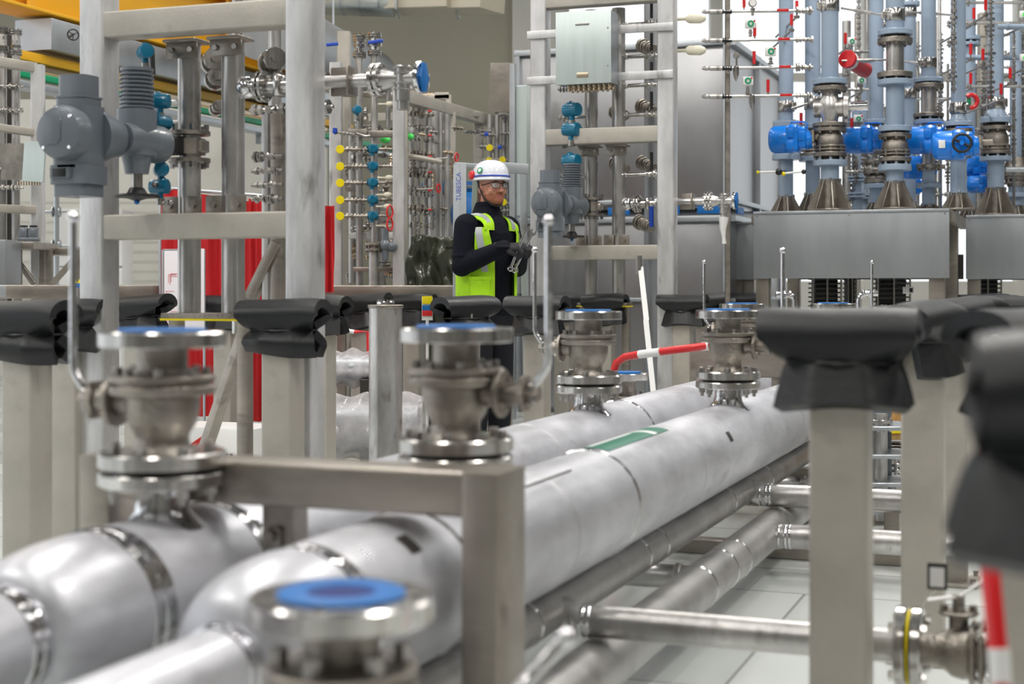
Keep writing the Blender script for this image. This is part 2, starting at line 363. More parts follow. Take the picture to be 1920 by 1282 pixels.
# ------------------------------------------------------------------ flanged ball valves standing on the pipes
def neck(t, D0, D, r0=.052, label=None):
    y = (D-D0)/E2.y
    m = M(); m.lathe([(r0+.035, RA-.024), (r0+.018, RA-.008), (r0+.004, RA+.008), (r0, RA+.03), (r0, RA+.06)], (0, y, 0), (0, 0, 1), 40)
    m.build('branch_stub', 'polish', t)
    m = M(); m.disc((0, y, RA+.073), (0, 0, 1), .125, .028, 48, .004); f = m.build('branch_flange', 'flange', t)
    boltset('nut', 'bolt', f, (0, y, RA+.050), (0, 0, 1), .100, 8, .0125, .018, .2, (-.022, .0))
def ball_valve(hand=1, cover=True):
    t = thing('ball_valve', '', 'valve', (0, 0, 0))
    m = M(); m.disc((0, 0, .110), (0, 0, 1), .125, .032, 48, .004); m.build('lower_flange', 'flange', t)
    m = M(); m.disc((0, 0, .0905), (0, 0, 1), .098, .007, 40, .001); m.build('gasket', 'rubber', t)
    boltset('bolt', 'bolt', t, (0, 0, .133), (0, 0, 1), .100, 8, .0125, .014)
    m = M(); m.lathe([(.062, .126), (.055, .134), (.052, .15), (.054, .160), (.064, .175), (.071, .195), (.074, .215), (.074, .232), (.080, .236)], n=48); 
    m.cyl((0, 0, .222), (hand*.098, 0, .222), .030, n=24); m.build('valve_body', 'cast', t)
    m = M(); m.lathe([(.078, .235), (.1015, .238), (.104, .242), (.104, .253), (.101, .256), (.09, .256), (.09, .261), (.101, .261), (.104, .264), (.104, .273), (.101, .276), (.06, .278)], n=48); m.build('body_flange', 'cast', t)
    boltset('bolt', 'bolt', t, (0, 0, .283), (0, 0, 1), .086, 8, .0105, .016, .5)
    m = M(); m.lathe([(.062, .274), (.055, .282), (.050, .292), (.050, .33)], n=40); m.build('upper_neck', 'cast', t)
    m = M(); m.disc((0, 0, .346), (0, 0, 1), .125, .031, 56, .003); m.build('top_flange', 'flange', t)
    boltset('bolt_hole', 'darkmetal', t, (0, 0, .3612), (0, 0, 1), .1, 8, .009, .002, .39)
    if cover:
        m = M(); m.lathe([(.043, .3612), (.086, .3612), (.086, .366), (.083, .3675), (.046, .3675), (.043, .3612)], n=48); c = m.build('flange_cover', 'bluecap', t, label='blue plastic flange cover')
        m = M(); m.lathe([(.0, .3625), (.046, .3625), (.046, .3648), (.0, .3648)], n=40); m.build('cover_centre', 'bluedark', c)
    # stem mount
    h = hand
    m = M(); m.disc((h*.106, 0, .222), (1, 0, 0), .052, .014, 32); m.bolts((h*.116, 0, .222), (1, 0, 0), .038, 4, .008, .012, .78)
    m.cyl((h*.11, 0, .222), (h*.150, 0, .222), .025, n=20); m.cyl((h*.150, 0, .222), (h*.165, 0, .222), .034, n=8); m.cyl((h*.165, 0, .222), (h*.192, 0, .222), .017, n=6)
    m.box((h*.158, 0, .222), (.012, .05, .075), .004); m.build('stem_gland', 'cast', t)
    m = M(); m.tube([(h*.172, 0, .222), (h*.180, 0, .240), (h*.205, 0, .272), (h*.212, 0, .290), (h*.212, 0, .585)], [.011, .010, .009, .0078, .0078], 12)
    lv = m.build('lever', 'polish', t)
    m = M(); m.ball((h*.212, 0, .590), .0125); m.build('knob', 'polish', lv)
    m = M(); m.box((h*.176, 0, .222), (.014, .032, .046), .004); m.build('lever_hub', 'bolt', t)
    return t
VR = ball_valve(1); VL = ball_valve(-1); VL.name = 'ball_valve'
ZP = ZA+RA
AV = [(3.236, 'ball valve with blue cover on the front pipe, just behind the steel box frame', 0), (5.795, 'ball valve with blue cover on the front pipe, right of the red and white barrier', 0), (8.35, 'far ball valve on the front pipe, its blue cover seen under the grey cladding box', 1)]
for D, lab, _ in AV:
    P = PA(D); put(VR, (P.x, P.y, ZP), lab, TH, 'lever ball valves on the two big pipes'); neck(pa, A0, D)
BV = [(2.955, 'nearest ball valve with blue cover on the rear pipe, lever standing up at its left'), (5.557, 'ball valve with blue cover on the rear pipe beside the red and white barrier'), (8.15, 'far ball valve on the rear pipe, half hidden behind the valve right of the barrier')]
for i, (D, lab) in enumerate(BV):
    P = PB(D)
    if i == 0: VL.location = (P.x, P.y, ZP); VL['label'] = lab; VL['group'] = 'lever ball valves on the two big pipes'
    else: dup(VL, (P.x, P.y, ZP), lab, TH)
    neck(pb, B0, D)
# near valve with the open blue flange, on its own riser
P = G(640, 2.0)
nv = thing('ball_valve', 'nearest flange valve, blue ring cover on its top flange, low in front', 'valve', (P.x, P.y, .0))
z = .69
m = M(); m.disc((0, 0, z-.017), (0, 0, 1), .125, .034, 64, .004); m.build('top_flange', 'flange', nv)
boltset('bolt_hole', 'darkmetal', nv, (0, 0, z+.0002), (0, 0, 1), .102, 8, .009, .002)
m = M(); m.lathe([(.046, z), (.086, z), (.086, z+.004), (.083, z+.0055), (.049, z+.0055), (.046, z+.003), (.046, z)], n=56); c = m.build('flange_cover', 'bluecap', nv, label='blue plastic ring cover')
m = M(); m.lathe([(0, z+.001), (.047, z+.001), (.047, z+.0025), (0, z+.0025)], n=40); m.build('cover_centre', 'bluedark', c)
m = M(); m.lathe([(.052, z-.09), (.052, z-.034)], n=40); m.build('upper_neck', 'cast', nv)
m = M(); m.lathe([(.056, z-.088), (.1, z-.092), (.104, z-.096), (.104, z-.108), (.1, z-.111), (.09, z-.111), (.09, z-.116), (.1, z-.116), (.104, z-.12), (.104, z-.13), (.1, z-.134), (.075, z-.136)], n=48); m.build('body_flange', 'cast', nv)
boltset('bolt', 'bolt', nv, (0, 0, z-.080), (0, 0, 1), .082, 6, .013, .026, .5)
m = M(); m.lathe([(.075, z-.134), (.08, z-.17), (.07, z-.21), (.055, z-.24), (.052, z-.27)], n=48); m.cyl((0, 0, z-.165), (.1, 0, z-.165), .03); m.build('valve_body', 'cast', nv)
m = M(); m.disc((0, 0, z-.285), (0, 0, 1), .125, .03, 48); m.cyl((0, 0, .03), (0, 0, z-.3), .055, n=32); m.disc((0, 0, .015), (0, 0, 1), .11, .03); m.build('riser', 'pipe2', nv)
m = M(); m.disc((.108, 0, z-.165), (1, 0, 0), .05, .014); m.cyl((.11, 0, z-.165), (.17, 0, z-.165), .02, n=8); m.box((.15, 0, z-.165), (.014, .05, .07)); m.build('stem_gland', 'cast', nv)
def w2l(t, p): return (Matrix.Rotation(-t.rotation_euler.z, 3, 'Z') @ (Vector(p)-t.location))
m = M(); e = w2l(nv, W(1062, 1196, 1.98)); m.tube([(.165, 0, z-.165), (.185, 0, z-.16), Vector((.185, 0, z-.16)).lerp(e, .35)-Vector((0, 0, .012)), e], [.012, .011, .0095, .009], 12); lv = m.build('lever', 'polish', nv)
m = M(); m.ball(e, .014); m.build('knob', 'polish', lv)
# far flange stub with blue cover behind the rear pipe
P = G(1172, 7.0)
fs = thing('flange_stub', 'low flanged stub with blue cover beside the bend of the red and white barrier', 'flange stub', (P.x, P.y, 0))
m = M(); m.disc((0, 0, .685), (0, 0, 1), .107, .034, 40); m.build('top_flange', 'flange', fs)
m = M(); m.lathe([(0, .702), (.075, .702), (.075, .709), (0, .711)], n=36); m.build('flange_cover', 'bluecap', fs, label='blue plastic flange cover')
m = M(); m.cyl((0, 0, .02), (0, 0, .67), .05, n=28); m.build('riser', 'cast', fs)
m = M(); m.disc((0, 0, .592), (0, 0, 1), .095, .012); m.disc((0, 0, .575), (0, 0, 1), .095, .014); m.bolts((0, 0, .607), (0, 0, 1), .078, 6, .011, .022); m.build('middle_flange', 'cast', fs)
m = M(); m.disc((0, 0, .01), (0, 0, 1), .1, .02); m.build('base_plate', 'cast', fs)

# ------------------------------------------------------------------ lower pipes
P = PC(2.3); pc = thing('process_pipe', 'narrower steel pipe tucked under the pipe with the green sticker', 'pipe', (P.x, P.y, .283))
RC = .057; L = (9.3-2.3)/E2.y
m = M(); m.cyl((0, 0, 0), (0, L, 0), RC, n=48); m.build('pipe_wall', 'pipe2', pc)
for D in (3.62, 4.55, 4.75, 5.7, 6.4):
    m = M(); m.lathe([(RC, -.006), (RC+.002, -.002), (RC+.002, .002), (RC, .006)], (0, (D-2.3)/E2.y, 0), (0, 1, 0), 48); m.build('weld_band', 'polish', pc)
def branch(t, line, D0, D, z0, zc, r, length, name='branch_pipe'):
    y = (D-D0)/E2.y; m = M(); m.tube([(.0, y, z0), (.04, y, z0-.001), (.09, y, zc-t.location.z), (length, y, zc-t.location.z)], r, 32); b = m.build(name, 'riser', t)
    for x in (.075, .10, .115):
        m = M(); m.lathe([(r, -.006), (r+.0025, -.002), (r+.0025, .002), (r, .006)], (x, y, zc-t.location.z), (1, 0, 0), 32); m.build('weld_band', 'polish', b)
    return b
branch(pc, PC, 2.3, 3.80, -.0, .262, .040, .87)
branch(pc, PC, 2.3, 6.05, -.0, .268, .045, 1.05)
P = PD(2.2); pd = thing('process_pipe', 'lowest steel pipe, near the floor, half in shadow under the big pipes', 'pipe', (P.x, P.y, .146))
RD = .070; L = (8.8-2.2)/E2.y
m = M(); m.cyl((0, 0, 0), (0, L, 0), RD, n=48); m.build('pipe_wall', 'pipe2', pd)
for D in (4.75, 5.05, 5.25):
    m = M(); m.lathe([(RD, -.006), (RD+.002, -.002), (RD+.002, .002), (RD, .006)], (0, (D-2.2)/E2.y, 0), (0, 1, 0), 48); m.build('weld_band', 'polish', pd)
m = M(); m.lathe([(RD, -.045), (RD+.016, -.045), (RD+.016, .045), (RD, .045)], (0, (6.6-2.2)/E2.y, 0), (0, 1, 0), 48); m.build('collar', 'cast', pd)
branch(pd, PD, 2.2, 5.72, 0, .155, .045, .95)
for k, (D, x1) in enumerate(((4.9, -.5), (7.2, -.45))):
    y = (D-2.2)/E2.y; m = M(); m.cyl((0, y, .0), (x1, y, .0), .04, n=28); m.disc((-.10, y, 0), (1, 0, 0), .046, .02); m.build('branch_pipe', 'riser', pd)
# end flange pair and small ball valve on the first branch
y = (3.80-2.3)/E2.y; base = pc.matrix_basis
Pv = PC(3.80)+E1*.865; 
sv = thing('ball_valve', 'small flanged ball valve with cast body low at right, paper tag tied to it', 'valve', (Pv.x, Pv.y, .262))
m = M(); m.disc((.012, 0, 0), (1, 0, 0), .095, .024, 40); m.disc((.048, 0, 0), (1, 0, 0), .095, .024, 40); m.build('flange_pair', 'flange', sv)
m = M(); m.disc((.030, 0, 0), (1, 0, 0), .088, .006, 32); m.build('gasket', 'yellow', sv, label='yellow gasket ring')
boltset('bolt', 'flange', sv, (-.006, 0, 0), (1, 0, 0), .078, 4, .012, .014, .78); boltset('bolt', 'flange', sv, (.067, 0, 0), (1, 0, 0), .078, 4, .012, .014, .78)
m = M(); m.lathe([(.04, .06), (.036, .085), (.045, .11), (.058, .125), (.064, .15), (.060, .165)], (0, 0, 0), (1, 0, 0), 36); m.cyl((.14, 0, .03), (.14, 0, .085), .022); m.build('valve_body', 'cast', sv)
m = M()
for x in (.172, .192, .215): m.box((x, 0, 0), (.012, .135, .135), .02)
m.cyl((.16, 0, 0), (.26, 0, 0), .045); m.build('body_flange', 'cast', sv)
boltset('bolt', 'flange', sv, (.196, 0, 0), (1, 0, 0), .072, 4, .009, .062, .785)
m = M(); m.disc((.14, 0, .09), (0, 0, 1), .045, .01); m.bolts((.14, 0, .1), (0, 0, 1), .033, 4, .009, .014); m.cyl((.14, 0, .09), (.14, 0, .13), .014); m.build('stem_gland', 'cast', sv)
m = M(); m.bar((.145, 0, .128), (.07, -.01, .115), .026, .005); m.bar((.145, 0, .128), (.21, .0, .18), .026, .005); m.bar((.21, 0, .18), (.235, .0, .22), .026, .005); m.build('lever', 'white', sv, label='lever wrapped in white paper')
t = thing('tag_card', 'small black framed card tag hanging at the small valve low at right', 'tag', (Pv.x, Pv.y, .262))
m = M(); m.bar((.095, -.03, .145), (.095, -.03, .205), .045, .006, .004, (0, 1, 0)); m.build('tag_frame', 'black', t)
m = M(); m.bar((.095, -.0345, .152), (.095, -.0345, .196), .032, .002, .001, (0, 1, 0)); m.build('tag_paper', 'white', t, label='white printed slip')
m = M(); m.tube([(.095, -.03, .145), (.075, -.03, .125), (.06, -.02, .10)], .0015, 6); m.build('tag_cord', 'white', t)
# elbow pipe seen between the right posts
Pe = PD(5.72)+E1*.95
m = M(); m.tube([Vector((0, 0, .155))+Pe+E1*q+Vector((0, 0, zz)) for q, zz in [(0, 0), (.06, .0), (.12, .012), (.17, .04), (.20, .08), (.21, .14), (.21, .5)]], .045, 24)
o = m.build('elbow_pipe', 'riser'); tag(o, 'steel elbow turning up between the first and second right-hand posts', 'pipe')

# ------------------------------------------------------------------ steel box frame around the pipes
O = PA(2.90); yb = 0
bf = thing('pipe_trestle', 'brown-grey steel box frame standing around the two big pipes in front', 'trestle', (O.x, O.y, 0))
m = M(); m.bar((-.655, 0, .715), (.19, 0, .715), .12, .085, .008, (0, 0, 1)); m.build('top_beam', 'frame', bf)
m = M(); m.bar((-.655, 0, .05), (.19, 0, .05), .12, .085, .008, (0, 0, 1)); m.build('bottom_beam', 'frame', bf)
for x in (.228, -.62):
    m = M(); m.prism(rrect(.075, .15, .008), (x, 0, .0), (x, 0, .758)); m.build('post', 'frame', bf)
m = M(); m.prism(rrect(.07, .07, .006), (-.235, .03, .05), (-.235, .03, .675)); m.build('middle_post', 'frame', bf)
m = M(); m.box((-.235, -.01, .60), (.03, .02, .05)); m.bolts((-.235, -.03, .61), (0, 1, 0), .0, 1, .012, .02); m.build('clamp', 'cast', bf)
# cross supports further along, on the floor
for i, D in enumerate((6.15, 8.6)):
    O = PA(D); t = thing('pipe_support', ['low steel cross support under the pipes, nearer one', 'low steel cross support under the pipes, farther one'][i], 'pipe support', (O.x, O.y, 0), TH, 'cross supports under the pipes')
    m = M(); m.bar((-.75, 0, .031), (.62, 0, .031), .08, .06, .006, (0, 0, 1)); m.build('base_beam', 'frame', t)
    for x in (-.70, .58):
        m = M(); m.prism(rrect(.06, .06, .005), (x, 0, .06), (x, 0, .212)); m.build('leg', 'frame', t)
    m = M(); m.bar((-.74, 0, .2185), (.62, 0, .2185), .10, .014, .003, (0, 0, 1)); m.build('top_beam', 'frame', t)
    for x in (0, -.45):
        m = M(); m.prism(rrect(.05, .012, .002), (x-.07, 0, .222), (x-.07, 0, .40)); m.build('saddle_plate', 'frame', t)

# ------------------------------------------------------------------ posts and foam pads
PW = .12
def post():
    t = thing('support_post', '', 'post', (0, 0, 0))
    m = M(); m.prism(rrect(PW, PW, .009, 4), (0, 0, .012), (0, 0, 1.0)); m.build('tube', 'post', t)
    m = M(); m.box((0, 0, .008), (.20, .20, .016), .004); bp = m.build('base_plate', 'post', t)
    boltset('anchor_bolt', 'bolt', bp, (0, 0, .023), (0, 0, 1), .12, 4, .009, .022, PI/4)
    m = M(); m.box((0, 0, 1.003), (.124, .124, .008), .003); m.build('cap_plate', 'post', t)
    return t
def foam_pad(flare=1.0, wtop=.33, wtie=.23, wbot=.285, seed=0, roll=False, tilt=0):
    """loop of thick foam sheet over the post top, tied below, skirt flaring out; width axis = local x; origin at post top"""
    rnd = random.Random(seed); t = thing('foam_pad', '', 'foam pad', (0, 0, 1.0)); th = .033
    ph = [rnd.uniform(0, 6) for _ in range(6)]
    def path(side_s, xx):
        # side_s in 0..1 from front bottom over the top to back bottom ; returns y,z,halfwidth
        s = side_s*2-1; sg = -1 if s < 0 else 1; a = abs(s)      # a: 0 top, 1 bottom
        ex = min(1, abs(xx)/.16)
        tie = .074-(.045*max(0, abs(xx)-.07)/.09)                  # half gap at tie
        bul = .098+.008*math.sin(ph[0]+xx*9)
        if a < .62:                                               # loop
            q = a/.62*PI*.86; y = bul*.98*math.sin(q)*(1-.10*q/PI); zz = -.012+.062*math.cos(q)+.004*math.sin(ph[1]+xx*14)
            if q > 1.9: y = y+(tie-bul*.98*math.sin(PI*.86)*(1-.086))*((q-1.9)/(PI*.86-1.9))**1.5
            wd = wtop+(wtie-wtop)*max(0, (q-1.5)/(PI*.86-1.5))**1.2
        else:
            q = (a-.62)/.38; zz0 = -.012+.062*math.cos(PI*.86); 
            y = tie+(.035*flare*q if not roll else .032*math.sin(q*PI)); zz = zz0-.092*q*(1+.12*math.sin(ph[2]+xx*11))
            wd = wtie+(wbot-wtie)*q**.7 if not roll else wtie+.045*math.sin(min(1, q*1.3)*PI*.7)
        return sg*y, zz+tilt*xx, wd
    def fn(u, v):
        xr = (v-.5)*2; y, zz, wd = path(u, xr*.16)
        return Vector((xr*wd/2+.006*math.sin(ph[3]+u*7), y, zz-.006*abs(xr)**3*(1 if abs(u-.5) < .2 else 0)))
    def part(u0, u1, nm, nu):
        m = M(); m.grid(nu, 15, lambda a, b: fn(u0+(u1-u0)*a, b), -th if 1 else th)
        # soften rim by slight inset of the end rows is left to the thickness of the sheet
        o = m.build(nm, 'foam', t, ang=60); return o
    c = .5*.62
    up = part(.5-c, .5+c, 'upper_wrap', 44)
    part(.0, .5-c, 'lower_flap', 12); part(.5+c, 1., 'lower_flap', 12)
    m = M(); pts = []
    zt = -.012+.062*math.cos(PI*.86)
    hw = wtie/2-.004
    for k in range(32):
        a = 2*PI*k/32; pts.append((hw*max(-1, min(1, 1.15*math.cos(a))), (.074-.02*abs(math.cos(a)))*math.sin(a)*1.18, zt+tilt*hw*math.cos(a)))
    m.tube(pts, .0035, 6, True); m.build('tie_cord', 'black', t)
    return t
POST = post()
PADS = [foam_pad(1.0, seed=1), foam_pad(.3, .33, .25, .26, seed=2, roll=True), foam_pad(1.3, .33, .22, .30, seed=3, tilt=.12), foam_pad(.8, .31, .24, .27, seed=4)]
def stand(u, D, k, rz, plab, flab, edge=True):
    """u: image column of the front right edge of the post"""
    P = G(u, D); C = P-E1*PW/2+E2*PW/2 if edge else P
    put(POST, (C.x, C.y, 0), plab, TH, 'square steel posts topped with black foam')
    put(PADS[k], (C.x, C.y, 1.012), flab, TH+rz, 'black foam pads on the square posts')
stand(57, 5.0, 1, 0, 'square steel post at the far left edge, nearest of the left-hand ones', 'black foam pad at the left edge of the picture, nearest of the left-hand pads')
stand(141, 6.0, 0, .12, 'square post behind the valve lever at far left', 'black foam pad with open loop end, behind the valve lever at far left')
stand(268, 7.8, 2, .05, 'square post just right of the leftmost tall column', 'black foam pad between the leftmost tall column and the white drawings')
stand(432, 8.8, 0, .3, 'square post behind the diagonal brace and the two vertical pipes', 'black foam pad seen behind the two vertical pipes on the plate')
stand(543, 5.5, 1, .08, 'square post left of the central tall column', 'black foam pad with rolled lower edge, left of the central tall column')
stand(612, 8.0, 3, 0, 'square post close behind the central tall column', 'black foam pad peeking out behind the central tall column')
stand(690, 9.5, 2, .1, 'pinkish lit square post left of the round pipe stand', 'black foam pad left of the round pipe stand')
stand(785, 10.3, 3, .05, 'thin looking square post right of the round pipe stand', 'black foam pad right of the round pipe stand')
stand(885, 7.7, 1, 1.05, 'square post hidden behind the valve behind the box frame', 'black foam pad showing its round hollow end to the viewer, left of the worker')
stand(951, 11.2, 0, 0, 'square post below the worker', 'black foam pad in front of the hip of the worker')
stand(1020, 8.0, 0, 0, 'square post behind the tall thin valve lever right of the worker', 'black foam pad behind two upright levers, right of the worker')
stand(1066, 11.6, 3, .9, 'square post between the pads right of the worker, farther back', 'small far black foam pad between two nearer pads right of the worker')
stand(1146, 10.3, 3, 0, 'square post under the yellow taped plate of the farther rack', 'black foam pad in front of the yellow tape of the farther rack')
stand(1293, 10.0, 0, 0, 'square post right of the tall column of the farther rack', 'black foam pad right of the farther rack with a thin lever crossing it')
stand(1333, 11.4, 2, .4, 'square post behind the pad right of the farther rack', 'black foam pad partly behind the one right of the farther rack')
stand(1412, 12.6, 0, 0, 'square post left of the cladding box legs', 'black foam pad left of the cladding box legs')
stand(1625, 3.1, 0, .03, 'broad near square post right of the big pipes', 'large black foam pad on the near post right of the big pipes')
stand(1768, 4.35, 3, PI/2-.32, 'square post behind the broad near post, second of the right row', 'black foam pad seen from its end, second of the right row')
stand(1812, 5.5, 2, PI/2-.5, 'square post third of the right row', 'black foam pad third of the right row')
stand(1852, 7.0, 3, PI/2-.5, 'square post fourth of the right row', 'black foam pad fourth of the right row')
stand(1890, 8.6, 0, PI/2-.6, 'square post fifth of the right row', 'black foam pad fifth of the right row')
stand(1862, 10.2, 1, .3, 'far square post behind the right row', 'far black foam pad behind the right row, under the second cladding box')
stand(1945, 7.6, 1, .3, 'square post at the right edge behind the right row', 'black foam pad cut by the right edge behind the right row')
stand(1975, 3.0, 0, PI/2-.5, 'square post at the right edge, partly out of the picture', 'black foam pad cut by the right edge, above the nearest pad')
PADS.append(foam_pad(1.2, .33, .305, .37, seed=9))
stand(2317, 1.30, 4, .1, 'nearest square post, mostly out of the picture at right', 'very near blurred black foam pad cut by the right edge')
# round pipe stand
P = G(723, 7.0); t = thing('pipe_stand', 'round steel pipe stand with a small flange on top', 'pipe stand', (P.x, P.y, 0))
m = M(); m.cyl((0, 0, .01), (0, 0, 1.008), .078, n=40); m.build('tube', 'riser', t)
m = M(); m.disc((0, 0, 1.014), (0, 0, 1), .084, .016, 40); m.build('top_plate', 'cast', t)
m = M(); m.disc((0, 0, 1.03), (0, 0, 1), .043, .016, 28); m.bolts((0, 0, 1.042), (0, 0, 1), .034, 6, .006, .01); m.build('top_flange', 'polish', t)
m = M(); m.disc((0, 0, .006), (0, 0, 1), .13, .012); m.build('base_plate', 'post', t)

# ------------------------------------------------------------------ red and white barriers
def barrier(pts_w, r, label, whites, nm='barrier'):
    t = thing(nm, label, 'barrier', pts_w[0], 0); O = Vector(pts_w[0])
    pts = [Vector(p)-O for p in pts_w]
    m = M(); m.tube(pts, r, 16); m.build('rail', 'red', t)
    for a, b in whites:
        m = M(); m.tube([Vector(a)-O, Vector(b)-O], r*1.06, 16); m.build('reflective_band', 'white', t, label='white band')
    return t
D = 7.3
q = [W(1330, 648, 7.1), W(1280, 654, 7.15), W(1200, 664, 7.3), W(1172, 669, 7.35), W(1156, 680, 7.38), W(1149, 700, 7.4), W(1146, 730, 7.4)]
q.append(Vector((q[-1].x, q[-1].y, .02)))
barrier(q, .019, 'red and white tube barrier bending down in the middle, behind the valves', [(W(1238, 659.5, 7.22), W(1199, 664.3, 7.3)), (W(1330, 648, 7.1), W(1315, 650, 7.12))])
q = [W(1822, 792, 1.9), W(1828, 800, 1.9), W(1846, 835, 1.92), W(1858, 900, 1.95), W(1862, 1050, 1.9), W(1878, 1290, 1.9)]; q.append(Vector((q[-1].x+.02, q[-1].y, .02)))
q = [W(1945, 815, 2.1), W(1880, 818, 2.1), W(1856, 826, 2.1), W(1847, 850, 2.1), W(1855, 1050, 2.0), W(1878, 1290, 1.95)]; q.append(Vector((q[-1].x+.01, q[-1].y, .02)))
barrier(q, .013, 'red tube barrier leg close at the right edge, below the near foam pad', [(W(1872, 1215, 1.96), W(1879, 1310, 1.95))])
q = [W(618, 613, 9.0), W(640, 618, 9.0), W(665, 622, 9.0), W(690, 622, 9.0)]; q.append(Vector((q[-1].x+.02, 9.0, .02))); q.insert(0, Vector((q[0].x, 9.0, .02)))
barrier(q, .012, 'small red and white barrier rail behind the round pipe stand', [(W(642, 618.5, 9.0), W(664, 622, 9.0))])
# ------------------------------------------------------------------ tall racks with the two vertical pipes
def PX(D): return D/FPX
def fit_chain(m, p0, p1, r, seed=0, step=.03, tr=.007):
    """small tube with hex nuts, bodies and collars strung along it"""
    p0 = Vector(p0); p1 = Vector(p1); L = (p1-p0).length; ax = (p1-p0)/L; rnd = random.Random(seed)
    m.cyl(p0, p1, tr, n=8); q = step*.4
    while q < L-step*.4:
        k = rnd.random(); rr = r*rnd.uniform(.65, 1.0); h = step*rnd.uniform(.28, .55)
        if k < .55: m.lathe([(rr, 0), (rr, h)], p0+ax*q, ax, 6)
        elif k < .8: m.lathe([(rr*.6, 0), (rr, h*.3), (rr, h*.7), (rr*.6, h)], p0+ax*q, ax, 12)
        else:
            m.lathe([(rr*1.25, 0), (rr*1.25, h*.35)], p0+ax*q, ax, 12); m.lathe([(rr*1.25, h*.5), (rr*1.25, h*.85)], p0+ax*q, ax, 12)
        q += h+step*rnd.uniform(.15, .6)
    return m
def hflange(m, c, ax, r, t=.012, gap=.008, n=28, nb=8):
    c = Vector(c); ax = Vector(ax).normalized()
    m.disc(c-ax*(t+gap)/2, ax, r, t, n, .002); m.disc(c+ax*(t+gap)/2, ax, r, t, n, .002); m.cyl(c-ax*gap, c+ax*gap, r*.7, n=n)
    m.bolts(c, ax, r*.80, nb, r*.11, t*2+gap+.022)
    return m
def rack(label, O, ts, ztop, beams, wd=.117):
    t = thing('pipe_rack', label, 'pipe rack', (O.x, O.y, 0))
    for s in (0, ts):
        m = M(); m.prism(rrect(wd, wd, .012, 4), (s-wd/2, wd/2, 0), (s-wd/2, wd/2, ztop)); m.build('column', 'col', t)
        m = M(); m.box((s-wd/2, wd/2, .008), (.2, .2, .016)); m.build('base_plate', 'col', t)
    for (z0, z1) in beams:
        m = M(); m.bar((-.012, wd/2, (z0+z1)/2), (ts-wd+.012, wd/2, (z0+z1)/2), wd*.9, z1-z0, .008, (0, 0, 1)); m.build('cross_beam', 'frame' if 0 else 'post', t)
    return t
def vpipe(t, s, d, z0, z1, r, mt='riser', nm='vertical_pipe'):
    m = M(); m.cyl((s, d, z0), (s, d, z1), r, n=32); return m.build(nm, mt, t)
def brackets(t, s, d, zb, zt):
    m = M(); m.box((s, d-.02, zt-.008), (.155, .12, .014)); m.box((s, d-.055, zt-.045), (.145, .012, .065)); m.build('hanger_bracket', 'frame', t)
    boltset('bracket_bolt', 'bolt', t, (s, d-.066, zt-.045), (0, 1, 0), .045, 2, .013, .012, 0)
    for q in (-1, 1):
        m = M(); m.box((s+q*.055, d-.055, zb+.038), (.075, .008, .075), .003); m.bolts((s+q*.055, d-.065, zb+.04), (0, 1, 0), 0, 1, .016, .014); m.build('foot_bracket', 'frame', t)
